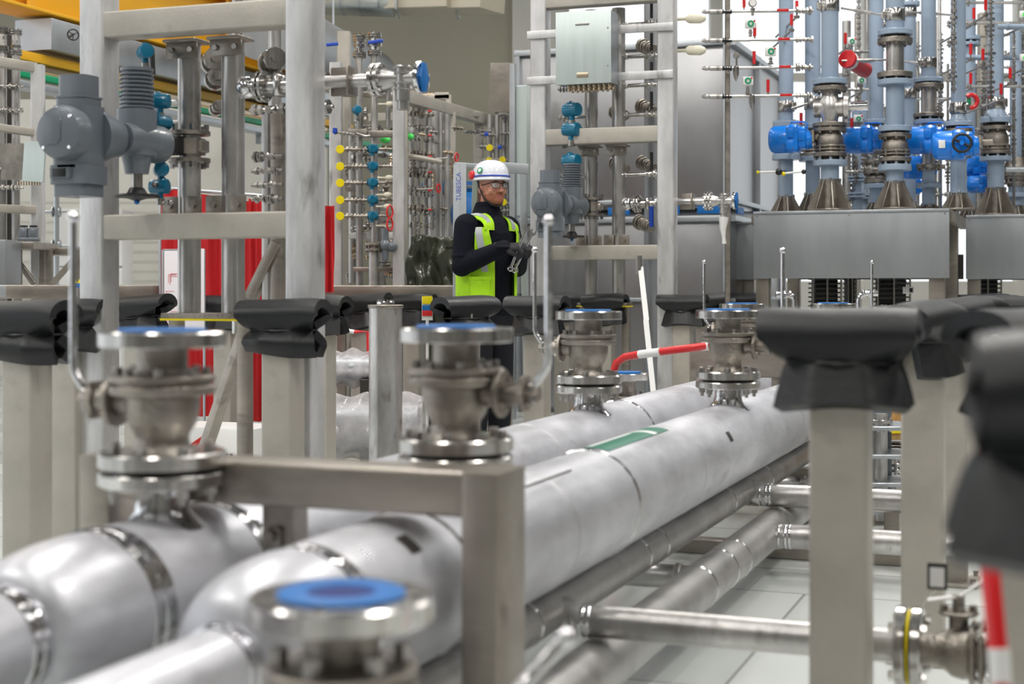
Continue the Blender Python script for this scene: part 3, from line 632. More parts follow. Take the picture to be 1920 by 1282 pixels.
def actuator(label):
    t = thing('valve_actuator', label, 'valve actuator', (0, 0, 0)); mt = 'greypaint'
    # local -y points out of the pipe towards the viewer; origin on the pipe axis at the wafer valve
    m = M(); m.lathe([(.05, -.02), (.085, -.018), (.085, -.002), (.08, 0)], (0, 0, .065), (0, 0, 1), 40); m.build('pipe_flange', 'cast', t)
    m = M(); m.lathe([(.08, 0), (.085, .002), (.085, .018), (.05, .02)], (0, 0, -.065), (0, 0, 1), 40); m.build('pipe_flange', 'cast', t)
    m = M(); m.cyl((0, 0, -.032), (0, 0, .032), .066, n=36); m.box((.045, -.005, 0), (.07, .06, .05)); m.build('wafer_body', 'frame', t)
    boltset('bolt', 'bolt', t, (0, 0, -.075), (0, 0, 1), .073, 6, .012, .024); boltset('bolt', 'bolt', t, (0, 0, .077), (0, 0, 1), .073, 6, .012, .024)
    m = M(); m.box((-.035, -.10, 0), (.10, .11, .075), .004); m.build('bracket', 'black', t)
    a = (-.045, -.30)   # heat sink axis in x,y
    m = M(); m.lathe([(.05, -.0), (.062, .02), (.07, .05), (.072, .12), (.066, .20), (.058, .26)], (-.03, -.145, 0), (-.05, -1, 0), 36)
    m.lathe([(.055, 0), (.075, .015), (.078, .09), (.070, .12), (.05, .13)], (-.035, -.15, -.005), (-.02, -1, 0), 36); m.build('gearbox', mt, t)
    m = M(); m.prism(rrect(.135, .135, .045, 6), (a[0], a[1], -.06), (a[0], a[1], .12)); m.lathe([(.06, -.06), (.05, -.10), (.045, -.13)], (a[0], a[1], 0), (0, 0, 1), 32); m.build('motor_base', mt, t)
    m = M(); pr = [(.058, .12)]; z = .125
    while z < .265: pr += [(.066, z), (.066, z+.006), (.056, z+.008), (.056, z+.013)]; z += .016
    pr += [(.064, z), (.064, z+.012), (.02, z+.016)]; m.lathe(pr, (a[0], a[1], 0), (0, 0, 1), 40); m.build('finned_motor', mt, t)
    c = (-.10, -.62)
    m = M(); m.lathe([(.055, 0), (.075, .02), (.085, .06), (.10, .10), (.105, .14)], (-.06, -.40, -.005), (-.17, -1, 0), 36)
    m.prism(rrect(.16, .15, .04, 5), (c[0], c[1]+.03, -.13), (c[0], c[1]+.03, .10)); m.build('control_housing', mt, t)
    m = M(); m.lathe([(.095, 0), (.102, .006), (.102, .05), (.092, .075), (.06, .088), (.0, .09)], (c[0], c[1]-.02, -.005), (0, -1, 0), 48); cv = m.build('round_cover', mt, t)
    boltset('cover_bolt', 'polish', cv, (c[0], c[1]-.098, -.005), (0, 1, 0), .08, 4, .008, .012, .8)
    m = M(); m.box((c[0]-.015, c[1]-.108, .01), (.085, .02, .12), .02); m.build('display_window', mt, cv)
    m = M(); m.prism(rrect(.135, .13, .03, 5), (c[0], c[1]+.03, .08), (c[0], c[1]+.03, .130)); m.prism(rrect(.142, .137, .03, 5), (c[0], c[1]+.03, .130), (c[0], c[1]+.03, .137)); m.prism(rrect(.125, .12, .035, 5), (c[0], c[1]+.03, .135), (c[0], c[1]+.03, .215)); m.build('upper_motor', mt, t)
    m = M(); m.prism(rrect(.17, .15, .025, 4), (c[0], c[1]+.03, -.19), (c[0], c[1]+.03, -.12)); m.prism(rrect(.145, .13, .02, 4), (c[0], c[1]+.03, -.235), (c[0], c[1]+.03, -.19)); tb = m.build('terminal_box', mt, t)
    m = M(); m.box((c[0]-.02, c[1]-.05, -.15), (.085, .02, .04), .002); m.build('name_plate_holder', 'greypaint', tb)
    m = M(); m.box((c[0]-.02, c[1]-.062, -.15), (.056, .006, .030), .001); m.build('name_plate', 'black', tb, label='black type plate')
    m = M(); m.cyl((a[0], a[1], -.13), (a[0], a[1], -.20), .022, n=20); m.build('stem', 'bolt', t)
    m = M(); m.lathe([(.012, -.235), (.03, -.228), (.055, -.222), (.085, -.222), (.088, -.216), (.082, -.210), (.04, -.207), (.028, -.185), (.024, -.183)], (a[0], a[1], 0), (0, 0, 1), 40); m.build('handwheel', 'black', t)
    m = M(); m.ball((a[0], a[1], -.238), .011); m.build('wheel_nut', 'bluecap', t)
    return t
def side_branch(t, s0, d, z, seed=0):
    """horizontal branch running right from the second vertical pipe, through to beyond the right column"""
    m = M(); m.ball((s0+.06, d, z), .045); m.cyl((s0, d, z), (s0+.16, d, z), .028); m.build('weld_outlet', 'polish', t)
    m = M(); hflange(m, (s0+.135, d, z), (1, 0, 0), .062); m.cyl((s0+.15, d, z), (s0+.30, d, z), .03); m.box((s0+.215, d, z), (.03, .085, .085), .01); hflange(m, (s0+.29, d, z), (1, 0, 0), .055); m.build('branch_valve', 'flange', t)
def outer_branch(t, ts, d, z, blue='bluecap'):
    m = M(); m.box((ts+.05, d, z), (.09, .012, .11), .004); m.box((ts+.095, d, z), (.01, .09, .11), .004); m.build('side_bracket', 'frame', t)
    m = M(); m.cyl((ts-.15, d, z), (ts+.19, d, z), .026, n=24); m.build('branch_pipe', 'riser', t)
    m = M(); hflange(m, (ts+.205, d, z), (1, 0, 0), .064, .015, .008); m.build('flange_joint', 'flange', t)
    m = M(); m.lathe([(.045, 0), (.036, .03), (.026, .06), (.026, .16)], (ts+.22, d, z), (1, 0, 0), 28); m.cyl((ts+.31, d, z-.085), (ts+.31, d, z+.05), .029, n=24)
    for zz in (-.02, -.04, .02, .042): m.disc((ts+.31, d, z+zz), (0, 0, 1), .035, .008)
    m.cyl((ts+.31, d, z-.12), (ts+.31, d, z-.085), .022, n=20); m.build('tee_body', 'riser', t)
    m = M(); m.disc((ts+.385, d, z), (1, 0, 0), .062, .018, 36); f = m.build('end_flange', 'polish', t)
    m = M(); m.disc((ts+.398, d, z), (1, 0, 0), .044, .012, 6); m.box((ts+.40, d, z), (.01, .05, .11), .01); m.build('end_cover', blue, f, label='blue plastic end cover')
def transmitter(m_unused=None, label='', r=.045):
    t = thing('transmitter', label, 'transmitter', (0, 0, 0), 0)
    m = M(); m.lathe([(r*.7, -.055), (r, -.05), (r, .05), (r*.9, .058), (r*.3, .06)], (0, 0, 0), (.5, -1, 0), 24); m.cyl((0, 0, -.02), (0, 0, -.075), r*.45, n=16); m.ball((.0, .02, .03), r*.7); m.build('housing', 'teal', t)
    m = M(); m.cyl((0, 0, -.07), (0, 0, -.11), r*.55, n=12); fit_chain(m, (0, 0, -.1), (.0, .14, -.1), .016, 3, .03); m.build('manifold', 'bolt', t)
    return t
TX = transmitter()
def put_tx(u, v, D, lab, sc=1, rz=0): return put(TX, W(u, v, D), lab, rz, 'teal pressure transmitters', sc)

O1 = G(193, 6.0); T1 = .943
r1 = rack('near tall steel rack at left with two vertical pipes', O1, T1, 3.4, [(1.295, 1.395), (2.107, 2.212)])
SD = .2
for s in (.275, .48): vpipe(r1, s, SD, 1.0, 2.10, .0465); brackets(r1, s, SD, 1.395, 2.107)
m = M(); m.box((.375, SD, .988), (.37, .16, .022), .003); m.build('base_plate', 'cast', r1)
m = M(); m.box((.375, SD, .973), (.375, .165, .008), .001); m.build('yellow_tape', 'yellow', r1)
for s in (.215, .535):
    m = M(); m.prism(rrect(.05, .05, .005), (s, SD, 0), (s, SD, .968)); m.build('plate_leg', 'frame', r1)
side_branch(r1, .48, SD, 1.905); outer_branch(r1, T1, SD-.05, 1.90)
for s, v in ((.24, 1.86), (.26, 1.78), (.26, 1.72)):
    m = M(); m.cyl((s-.16, SD, v), (s, SD, v), .012 if v < 1.8 else .018, n=12); m.build('stub_pipe', 'riser', r1)
m = M(); m.cyl((.20, SD+.5, .9), (.20, SD+.5, 2.6), .024, n=16); m.build('rear_pipe', 'riser', r1)
m = M(); m.cyl((.36, SD+.55, 1.0), (.36, SD+.55, 2.6), .03, n=16); m.build('rear_pipe', 'riser', r1)
sc_ = s_at(O1, 524, .75)
m = M(); m.prism(rrect(.06, .07, .01), (sc_, .75, 0), (sc_, .75, 1.9)); m.build('rear_column', 'frame', r1)
m = M(); m.prism(rrect(.03, .08, .01), (sc_-.055, .75, 0), (sc_-.055, .75, 1.9)); m.build('rear_column', 'col', r1)
for (u, v, r_) in ((398, 118, .05), (403, 150, .045), (508, 118, .055), (514, 158, .05), (405, 205, .03)):
    s_ = s_at(O1, u, .55); zz = Z(v, loc2(O1, s_, .55).y); m = M(); hflange(m, (s_, .55, zz), (.6, -.8, 0), r_, .016, .012); m.cyl((s_-.06, .63, zz), (s_+.08, .44, zz), r_*.5, n=16); fit_chain(m, (s_+.03, .5, zz), (s_+.10, .42, zz), r_*.8, int(u), .04, .02); m.build('flanged_valve', 'flange', r1)
for k, (s, zz) in enumerate(((.38, 1.98), (.40, 1.86), (.41, 1.66), (.41, 1.60), (.41, 1.54), (.41, 1.48))):
    m = M(); fit_chain(m, (s-.05, SD+.35, zz), (s+.35 if k < 2 else s+.10, SD+.35, zz), .028 if k < 2 else .02, k, .04, .009); m.build('fitting_row', 'flange' if k < 2 else 'bolt', r1)
A1_ = actuator('large grey motor actuator in front of the leftmost tall column')
P = loc2(O1, .275, SD, 1.675); A1_.location = P
m = M(); m.bar(W(378, 862, 6.75), W(470, 590, 6.5), .05, .05, .005); o = m.build('diagonal_brace', 'frame'); tag(o, 'slanted square steel brace between the valves left of the box frame', 'brace')
m = M(); m.bar(W(470, 560, 6.6), W(522, 455, 6.55), .06, .05, .005); m.bar(W(462, 590, 6.6), W(462, 545, 6.6), .06, .05, .005); o = m.build('diagonal_brace', 'frame'); tag(o, 'short slanted brace right of the two vertical pipes', 'brace')
for i, (u, v) in enumerate(((272, 97), (300, 190), (302, 229), (302, 318), (300, 350))):
    put_tx(u, v, 5.97, ['teal transmitter at the top, above the grey finned motor', 'upper teal transmitter between finned motor and vertical pipe', 'second teal transmitter between finned motor and vertical pipe', 'teal transmitter below the black actuator bracket at left', 'lowest teal transmitter beside the black handwheel'][i], .66, i)
m = M(); m.cyl(W(285, 92, 6.9), W(287, 140, 6.9), .012, n=12); m.data_ = 0; O_ = M(); O_.cyl(W(285, 92, 6.9)-O1, W(287, 140, 6.9)-O1, .012, n=12); o = O_.build('insulated_lever', 'black', r1); o.rotation_euler = (0, 0, -TH)

O2 = G(1023, 10.4); T2 = .915
r2 = rack('farther tall steel rack behind the worker, carrying the pale enclosure', O2, T2, 3.9, [(1.295, 1.395), (2.095, 2.205), (3.05, 3.17)])
for s in (.27, .47): vpipe(r2, s, SD, 1.0, 3.05, .0465); brackets(r2, s, SD, 1.395, 2.10)
vpipe(r2, .62, .6, .2, 3.6, .075, 'clad', 'rear_pipe')
m = M(); m.box((.37, SD, .988), (.36, .16, .022), .003); m.build('base_plate', 'cast', r2)
m = M(); m.box((.37, SD, .973), (.365, .165, .008), .001); m.build('yellow_tape', 'yellow', r2)
for s in (.215, .525):
    m = M(); m.prism(rrect(.05, .05, .005), (s, SD, 0), (s, SD, .968)); m.build('plate_leg', 'frame', r2)
for zz in (2.545, 2.865):
    m = M(); m.bar((-.13, -.012, zz), (T2, -.012, zz), .02, .055, .003, (0, 0, 1)); m.build('flat_rail', 'col', r2)
side_branch(r2, .47, SD, 1.685); outer_branch(r2, T2, SD-.05, 1.69)
k = 0
for v in (38, 99, 154, 210, 324):
    z = Z(v, 10.2); m = M(); m.cyl((.47, SD-.02, z), (.80, SD-.02, z), .014, n=12); m.ball((.53, SD-.02, z), .02); fit_chain(m, (.66, SD-.02, z), (.80, SD-.02, z), .03, 11+k, .035, .012); m.build('branch_line', 'flange', r2)
    m = M(); m.cyl((.72, SD-.05, z+.03), (.72, SD-.05, z+.15), .011, n=10); m.build('lever', 'black', r2)
    m = M(); fit_chain(m, (.03, SD-.02, z), (.12, SD-.02, z), .028, 31+k, .03, .012); m.cyl((.10, SD-.02, z), (.27, SD-.02, z), .014, n=12); m.build('branch_line', 'flange', r2); k += 1
for (v, s) in ((78, .62), (193, .62), (200, .42), (300, .42), (300, .62), (412, .60)):
    z = Z(v, 10.4); m = M(); rnd = random.Random(v)
    for q in range(7):
        a = q/6; m.disc((s-.05+.13*a, .42-.18*a, z-.05*a+rnd.uniform(-.006, .006)), (.8, -.5, -.2), .052-.016*a+rnd.uniform(-.005, .005), .016, 18, .004)
    m.cyl((s-.07, .45, z+.01), (s+.10, .22, z-.06), .03, n=14); m.build('lagged_valve', 'cast', r2)
m = M(); m.cyl((.725, SD-.07, 1.66), (.725, SD-.07, 1.52), .016, n=12); m.build('lever', 'bluelever', r2, label='blue sleeved lever hanging down')
m = M(); m.tube([(T2+.31, SD-.05, 1.58), (T2+.305, SD-.055, 1.50), (T2+.31, SD-.05, 1.44), (T2+.313, SD-.05, 1.40)], [.035, .022, .012, .016], 10); m.build('plastic_bag', 'white', r2, label='white plastic sleeve hanging below the tee')
for v in (30, 90):
    m = M(); m.lathe([(.02, 0), (.032, .02), (.034, .10), (.02, .13), (.0, .14)], (T2+.05, SD-.05, Z(v, 10.1)), (1, 0, -.05), 14); m.cyl((T2-.05, SD-.05, Z(v, 10.1)), (T2+.07, SD-.05, Z(v, 10.1)), .012, n=8); m.build('wrapped_fitting', 'cream', r2, label='cream tape wrapped fitting')
A2_ = copy_tree(A1_); A2_.location = loc2(O2, .27, SD, 1.67); A2_['label'] = 'grey motor actuator right of the worker on the farther rack'
for i, (u, v) in enumerate(((1072, 206), (1071, 243), (1071, 302))):
    put_tx(u, v, 10.35, ['teal transmitter under the pale enclosure', 'teal transmitter half hidden behind the crossbeam of the farther rack', 'teal transmitter above the actuator beside the worker'][i], 1.05, .4)
# enclosure on the far rack
P = loc2(O2, .34, -.03, 0); eb = thing('enclosure_box', 'pale blue-grey square metal enclosure with cable glands below', 'enclosure', (P.x, P.y, 0)); 
z0, z1 = Z(160, 10.2), Z(27, 10.2); wb = .385
m = M(); m.bar((-wb/2, -.08, (z0+z1)/2), (wb/2, -.08, (z0+z1)/2), .16, z1-z0, .006, (0, 0, 1)); m.build('cabinet', 'galv', eb)
m = M(); m.bar((-wb/2-.004, -.166, (z0+z1)/2), (wb/2+.002, -.166, (z0+z1)/2), .012, z1-z0+.01, .004, (0, 0, 1)); dr = m.build('door', 'box', eb)
m = M(); m.bar((-.055, -.175, z1-.085), (.04, -.175, z1-.085), .006, .014, .002, (0, 0, 1)); m.build('door_grip', 'bolt', dr)
m = M(); m.bar((-.045, -.174, z0+.055), (.035, -.174, z0+.055), .003, .034, .001, (0, 0, 1)); m.build('type_plate', 'brass', dr)
for zz in (z0+.11, z1-.12):
    m = M(); m.disc((wb/2-.02, -.174, zz), (0, 1, 0), .006, .004, 10); m.build('door_lock', 'bolt', dr)
me = None
for i in range(9):
    for j in range(2):
        if me is None:
            m = M(); m.lathe([(.012, 0), (.016, -.004), (.016, -.02), (.012, -.024), (.014, -.03), (.010, -.045)], (0, 0, 0), (0, 0, 1), 10); me = m.mesh('cable_gland', 'brass')
        o = bpy.data.objects.new('cable_gland', me); COL.objects.link(o); o.parent = eb; o.location = (-.12+i*.036, -.04-.07*j, z0)

# ------------------------------------------------------------------ left background rack
def seg(m, u0, v0, D0, u1, v1, D1, w, h, r=.006): m.bar(W(u0, v0, D0), W(u1, v1, D1), w, h, r, (0, 0, 1)); return m
t = thing('pipe_rack', 'partly visible steel rack at the far left edge, under the yellow crane beam', 'pipe rack', (0, 0, 0), 0)
D = 10.0
for u in (71, -60):
    P = G(u, D); m = M(); m.prism(rrect(.08, .08, .01), (P.x, P.y, 0), (P.x, P.y, Z(122, D))); m.build('column', 'col', t)
for v0, v1, u1, h in ((117, 127, 64, .065), (240, 249, 64, .05), (391, 394, 68, .055)):
    m = M(); seg(m, -60, v0-(v1-v0), D-.5, u1, v1, D, .06, h); m.build('cross_beam', 'post', t)
for i, u in enumerate((5, 30)):
    P = G(u, D+.15); m = M(); m.cyl((P.x, P.y, .9), (P.x, P.y, Z(50, D)), .028, n=20); m.build('vertical_pipe', 'riser', t)
    m = M()
    for v in (48+i*5, 88+i*4): hflange(m, (P.x, P.y, Z(v, D)), (0, 0, 1), .042, .009, .006, 20, 6)
    fit_chain(m, (P.x, P.y, Z(88, D)), (P.x, P.y, Z(50, D)), .036, i, .04, .02); m.build('top_valve', 'flange', t)
P = G(15, D+.4); m = M(); m.cyl((P.x-.02, P.y, 1.0), (P.x-.02, P.y, 2.9), .05, n=16); m.build('rear_duct', 'darkmetal', t)
for k, v in enumerate((160, 205, 285, 315, 350)):
    P0 = W(-30, v, D+.1); m = M(); fit_chain(m, P0, W(44, v+2, D+.1), .02, 50+k, .04, .008); m.build('fitting_row', 'bolt', t)
t = thing('enclosure_box', 'small pale metal enclosure on the rack at the far left', 'enclosure', (0, 0, 0), 0)
m = M(); seg(m, 22, 303, 9.75, 44, 303, 9.9, .16, .24); m.build('cabinet', 'cast', t)
m = M(); seg(m, 45, 302, 9.66, 84, 304, 9.62, .02, .26, .003); m.build('door', 'box', t)
me = None
for i in range(9):
    if me is None: m = M(); m.cyl((0, 0, 0), (0, 0, -.025), .006, n=8); me = m.mesh('cable_gland', 'brass')
    o = bpy.data.objects.new('cable_gland', me); COL.objects.link(o); o.parent = t; o.location = W(34+i*5, 340, 9.7)
# table frame
t = thing('steel_table', 'brown steel table frame with diagonal braces at far left', 'table', (0, 0, 0), 0); D = 9.8
m = M(); seg(m, 26, 462, D, 86, 462, D, .5, .045); m.build('tabletop', 'frame', t)
m = M(); seg(m, 88, 472, D+.4, 152, 472, D+.4, .4, .05); m.build('tabletop', 'frame', t)
for u in (34, 80, 92, 148):
    P = G(u, D+.1); m = M(); m.prism(rrect(.045, .045, .004), (P.x, P.y, 0), (P.x, P.y, Z(468, D))); m.build('leg', 'frame', t)
for a, b in (((30, 485), (64, 532)), ((140, 485), (98, 532))):
    m = M(); m.bar(W(a[0], a[1], D-.05), W(b[0], b[1], D-.05), .035, .035, .003); m.build('brace', 'frame', t)
for i, (u, v) in enumerate(((45, 432), (63, 434))):
    t2 = thing('junction_box', ['dark grey ribbed box on the table at far left, the left one', 'dark grey ribbed box on the table at far left, the right one'][i], 'box', W(u, 452, D), 0)
    m = M(); m.box((0, 0, .055), (.055, .05, .07), .008); m.box((0, 0, .012), (.075, .06, .024), .008); m.build('housing', 'greypaint', t2)
    m = M(); m.box((0, 0, .098), (.045, .04, .012), .004); m.build('lid', 'black', t2)
t = thing('sheet_panel', 'grey metal panel at the left edge beside the brown table', 'panel', (0, 0, 0), 0)
m = M(); seg(m, -40, 492, 9.4, 25, 492, 9.4, .3, .28); m.build('panel', 'clad', t)
t = thing('skid_beam', 'long brown-grey steel skid beam behind the left-hand foam pads', 'beam', (0, 0, 0), 0)
m = M(); seg(m, -80, 547, 9.0, 300, 547, 9.6, .12, .085); m.build('beam', 'frame', t)
m = M(); seg(m, -30, 546, 8.9, 11, 546, 8.95, .02, .07, .002); m.build('end_plate', 'galv', t)
for u in (-40, 120, 262):
    P = G(u, 9.3); m = M(); m.prism(rrect(.08, .08, .006), (P.x, P.y, 0), (P.x, P.y, 1.03)); m.build('leg', 'frame', t)
t = thing('scaffold_tube', 'thin scaffold pole with clamped crossbars before the white wall at left', 'scaffold pole', (0, 0, 0), 0); D = 13
P = G(106, D); m = M(); m.cyl((P.x, P.y, 0), (P.x, P.y, Z(363, D)), .024, n=16); m.build('upright', 'galv', t)
m = M(); m.cyl(W(84, 397, D), W(128, 396, D), .012, n=10); m.disc(W(99, 397, D), (1, 0, 0), .045, .014, 12); m.disc(W(112, 397, D), (1, 0, 0), .045, .014, 12); m.build('crossbar', 'galv', t)
m = M(); m.cyl(W(84, 460, D), W(150, 462, D), .012, n=10); m.disc(W(99, 459, D), (1, 0, 0), .045, .014, 12); m.disc(W(112, 459, D), (1, 0, 0), .045, .014, 12); m.build('crossbar', 'galv', t)
# white machine cover by the wall
t = thing('white_cabinet', 'white panel cabinet standing by the cream wall at left', 'cabinet', G(180, 14), 0)
m = M(); m.box((0, 0, .92), (.6, .4, 1.84), .02); m.build('body', 'white', t)
m = M(); m.bar((-.3, -.205, 1.3), (.3, -.205, 1.3), .006, .01, .001, (0, 0, 1)); m.build('door_seam', 'clad', t)
# small warning sticker stand
t = thing('warning_sign', 'small yellow and blue warning sign low beside the leftmost tall column', 'sign', (0, 0, 0), 0); D = 9.2
m = M(); m.bar(W(137, 535, D), W(153, 535, D), .006, .028, .001, (0, 0, 1)); m.build('blue_panel', 'bluecap', t)
for u in (141, 149):
    m = M(); P = W(u, 527, D); m.prism([(-.014, -.012), (.014, -.012), (0, .014)], P+Vector((0, .003, 0)), P-Vector((0, .003, 0)), (0, 0, 1)); m.build('yellow_triangle', 'yellow', t)
P = W(145, 539, D); m = M(); m.cyl((P.x, P.y, 1.05), (P.x, P.y, P.z), .008, n=8); m.build('stem', 'galv', t)

# ------------------------------------------------------------------ red curtain and drawings
t = thing('welding_curtain', 'bright red fabric screen behind the two vertical pipes', 'curtain', (0, 0, 0), 0)
def cur(u0, u1, vt, vb, D, nm='fabric'):
    a = W(u0, 0, D); b_ = W(u1, 0, D); m = M()
    m.grid(50, 10, lambda u, v: Vector((a.x+(b_.x-a.x)*u, D+.02*math.sin(u*23)+.012*math.sin(u*51+v*3), Z(vb, D)+(Z(vt[0]+(vt[1]-vt[0])*u, D)-Z(vb, D))*v)), .006); m.build(nm, 'redcloth', t)
cur(302, 470, (352, 378), 780, 9.4); cur(466, 560, (372, 384), 790, 9.3); cur(556, 626, (384, 386), 548, 9.25)
m = M(); m.cyl(W(300, 352, 9.42), W(560, 372, 9.42), .012, n=10); 
for u in (302, 500): P = G(u, 9.45); m.cyl((P.x, P.y, 0), (P.x, P.y, Z(360, 9.4)), .014, n=10)
m.build('stand', 'galv', t)
t = thing('drawing_sheet', 'white technical drawings with red lines, taped by the red screen', 'drawing', (0, 0, 0), 0); D = 8.7
for i, (u0, u1, v0, v1) in enumerate(((308, 335, 470, 630), (333, 383, 466, 628), (310, 382, 596, 632))):
    m = M(); seg(m, u0, (v0+v1)/2, D+i*.01, u1, (v0+v1)/2, D+i*.01, .002, (v1-v0)/FPX*D, .0005); o = m.build('sheet', 'paper', t)
    m = M()
    rnd = random.Random(i)
    for k in range(9):
        va = rnd.uniform(v0+6, v1-6); ua = rnd.uniform(u0+2, (u0+u1)/2); ub = min(u1-2, ua+rnd.uniform(6, 26))
        m.bar(W(ua, va, D+i*.01-.003), W(ub, va, D+i*.01-.003), .001, .002, .0002, (0, 0, 1)); m.bar(W(ua, va, D+i*.01-.003), W(ua, min(v1-4, va+16), D+i*.01-.003), .002, .001, .0002)
    m.build('red_lines', 'red', o)
P = W(306, 470, D); m = M(); m.bar(W(306, 470, D+.03), W(384, 470, D+.03), .01, .02, .002); P = G(306, D+.03); m.cyl((P.x, P.y, 0), (P.x, P.y, Z(468, D)), .008, n=8); P = G(383, D+.03); m.cyl((P.x, P.y, 0), (P.x, P.y, Z(468, D)), .008, n=8); m.build('board_stand', 'galv', t)
# ------------------------------------------------------------------ crane beams, cable tray and ducts
CL = lambda D, z, dx=0: Vector((-8.0+.375*D+dx, D, z))
t = thing('crane_girder', 'yellow overhead crane girder at top left', 'crane girder', (0, 0, 0), 0)
m = M(); m.bar(CL(8.5, 3.52), CL(15.5, 3.52), .02, .60, .004, (0, 0, 1)); m.build('web', 'crane', t)
for z in (3.21, 3.83):
    m = M(); m.bar(CL(8.5, z), CL(15.5, z), .34, .025, .004, (0, 0, 1)); m.build('beam_edge', 'crane', t)
for D in (11.35, 14.0):
    m = M(); m.bar(CL(D, 3.23, .09), CL(D, 3.82, .09), .02, .16, .003); m.build('stiffener', 'crane', t)
t = thing('crane_rail_beam', 'lower brownish-yellow beam under the galvanised duct at top left', 'beam', (0, 0, 0), 0)
m = M(); m.bar(CL(9, 2.86, -.1), CL(16.5, 2.86, -.1), .35, .07, .004, (0, 0, 1)); m.build('beam', 'crane', t)
m = M(); m.bar(CL(9, 2.80, .02), CL(16.5, 2.80, .02), .03, .05, .004, (0, 0, 1)); m.build('copper_rail', 'brass', t)
for D in (10, 13, 16):
    m = M(); m.cyl(CL(D, 2.88, -.1), CL(D, 8.0, -.1), .02, n=8); m.build('hanger_rod', 'galv', t)
t = thing('cable_duct', 'ribbed galvanised duct hanging under the yellow girder at top left', 'duct', (0, 0, 0), 0)
m = M(); m.bar(CL(11.5, 3.05, .0), CL(15.8, 3.03, .0), .34, .24, .006, (0, 0, 1)); m.build('casing', 'galv', t)
for z in (2.95, 3.03, 3.11):
    m = M(); m.bar(CL(11.9, z+.02, .175), CL(15.8, z, .175), .012, .016, .003, (0, 0, 1)); m.build('rib', 'galv', t)
for D in (12, 15):
    m = M(); m.cyl(CL(D, 3.14), CL(D, 3.3), .01, n=8); m.build('hanger_rod', 'galv', t)
t = thing('cable_tray', 'long tray with green channel below the crane beams at left', 'cable tray', (0, 0, 0), 0)
m = M(); m.bar(CL(9.5, 2.70, .15), CL(17.5, 2.70, .15), .06, .055, .01, (0, 0, 1)); m.build('green_channel', 'green', t)
m = M(); m.bar(CL(9.5, 2.62, .12), CL(17.5, 2.62, .12), .16, .05, .005, (0, 0, 1)); m.build('tray', 'galv', t)
for D in (11.4, 14.5):
    m = M(); m.bar(CL(D, 2.60, .1), CL(D, 2.50, .1), .05, .05, .004); m.build('bracket', 'clad', t)
for D in (10, 13, 16):
    m = M(); m.cyl(CL(D, 2.64, .12), CL(D, 2.83, .02), .01, n=8); m.build('hanger_rod', 'galv', t)
t = thing('handwheel', 'small black handwheel near the galvanised duct at top left', 'handwheel', W(137, 65, 9.9), .5)
m = M(); m.tube([(.036*math.cos(a*PI/8), 0, .036*math.sin(a*PI/8)) for a in range(16)], .005, 8, True); m.build('rim', 'black', t)
m = M()
for a in range(3): m.cyl((0, 0, 0), (.036*math.cos(a*2.09+.5), 0, .036*math.sin(a*2.09+.5)), .003, n=6)
m.cyl((0, -.01, 0), (0, .10, 0), .008, n=8); m.build('hub', 'black', t)
# ducts at the top
t = thing('foil_duct', 'foil wrapped ventilation duct at the top, above the beige wall', 'duct', (0, 0, 0), 0); D = 17.5
m = M(); m.bar(W(520, -12, D), W(741, -2, D), .6, .36, .08, (0, 0, 1)); m.build('wrapped_casing', 'duct', t)
for u in (640, 676, 712):
    m = M(); m.bar(W(u, -7, D), W(u+4, -7, D), .64, .39, .08, (0, 0, 1)); m.build('clamp_band', 'galv', t)
for u in (560, 720):
    P = W(u, -20, D); m = M(); m.cyl(P, (P.x, P.y, 8.02), .012, n=8); m.build('hanger_rod', 'galv', t)
t = thing('box_duct', 'beige rectangular duct run at the top, beside the foil duct', 'duct', (0, 0, 0), 0)
m = M(); m.bar(W(742, -8, D), W(858, -12, D-.3), .6, .40, .01, (0, 0, 1)); m.build('casing', 'ductbox', t)
m = M(); m.bar(W(850, -6, D-.2), W(925, -8, D-.5), .5, .34, .01, (0, 0, 1)); m.build('casing', 'ductbox', t)
for u in (744, 856):
    m = M(); m.bar(W(u, -8, D-.1), W(u+4, -8, D-.1), .64, .44, .01, (0, 0, 1)); m.build('joint_rim', 'galv', t)
for u in (770, 900):
    P = W(u, -20, D-.2); m = M(); m.cyl(P, (P.x, P.y, 8.02), .012, n=8); m.build('hanger_rod', 'galv', t)
# dark grey duct behind near rack
t = thing('round_duct', 'dark grey round duct above the red-brown beam, behind the near rack', 'duct', (0, 0, 0), 0)
m = M(); m.cyl(W(490, 45, 12.5), W(700, 140, 19), .30, n=40); m.build('casing', 'clad', t)
for D_, u, v in ((13, 480, 80), (17, 625, 120)):
    P = W(u, v, D_); m = M(); m.cyl(P, (P.x, P.y, 8.02), .012, n=8); m.build('hanger_rod', 'galv', t)

# ------------------------------------------------------------------ middle background rack with yellow caps
t = thing('instrument_rack', 'instrument rack behind the central tall column, full of small valves', 'instrument rack', (0, 0, 0), 0); IR = t; D = 11.0
def col(t, u, v0, D, w, mt='post', nm='column', z0=0):
    P = G(u, D); m = M(); m.prism(rrect(w, w, .01), (P.x, P.y, z0), (P.x, P.y, Z(v0, D))); return m.build(nm, mt, t)
def vp(t, u, v0, v1, D, r, mt='riser', nm='vertical_pipe'):
    m = M(); m.cyl(W(u, v0, D), W(u, v1, D), r, n=20); return m.build(nm, mt, t)
col(t, 630, 118, D, .09, 'col'); col(t, 748, 160, D-.2, .085, 'col'); col(t, 645, 60, D+.5, .10, 'post')
vp(t, 674, 100, 535, D, .026); vp(t, 702, 95, 535, D, .026); vp(t, 661, 240, 530, D+.2, .03, 'pipe2'); vp(t, 712, 380, 540, D+.1, .045, 'pipe2'); vp(t, 728, 130, 240, D, .018)
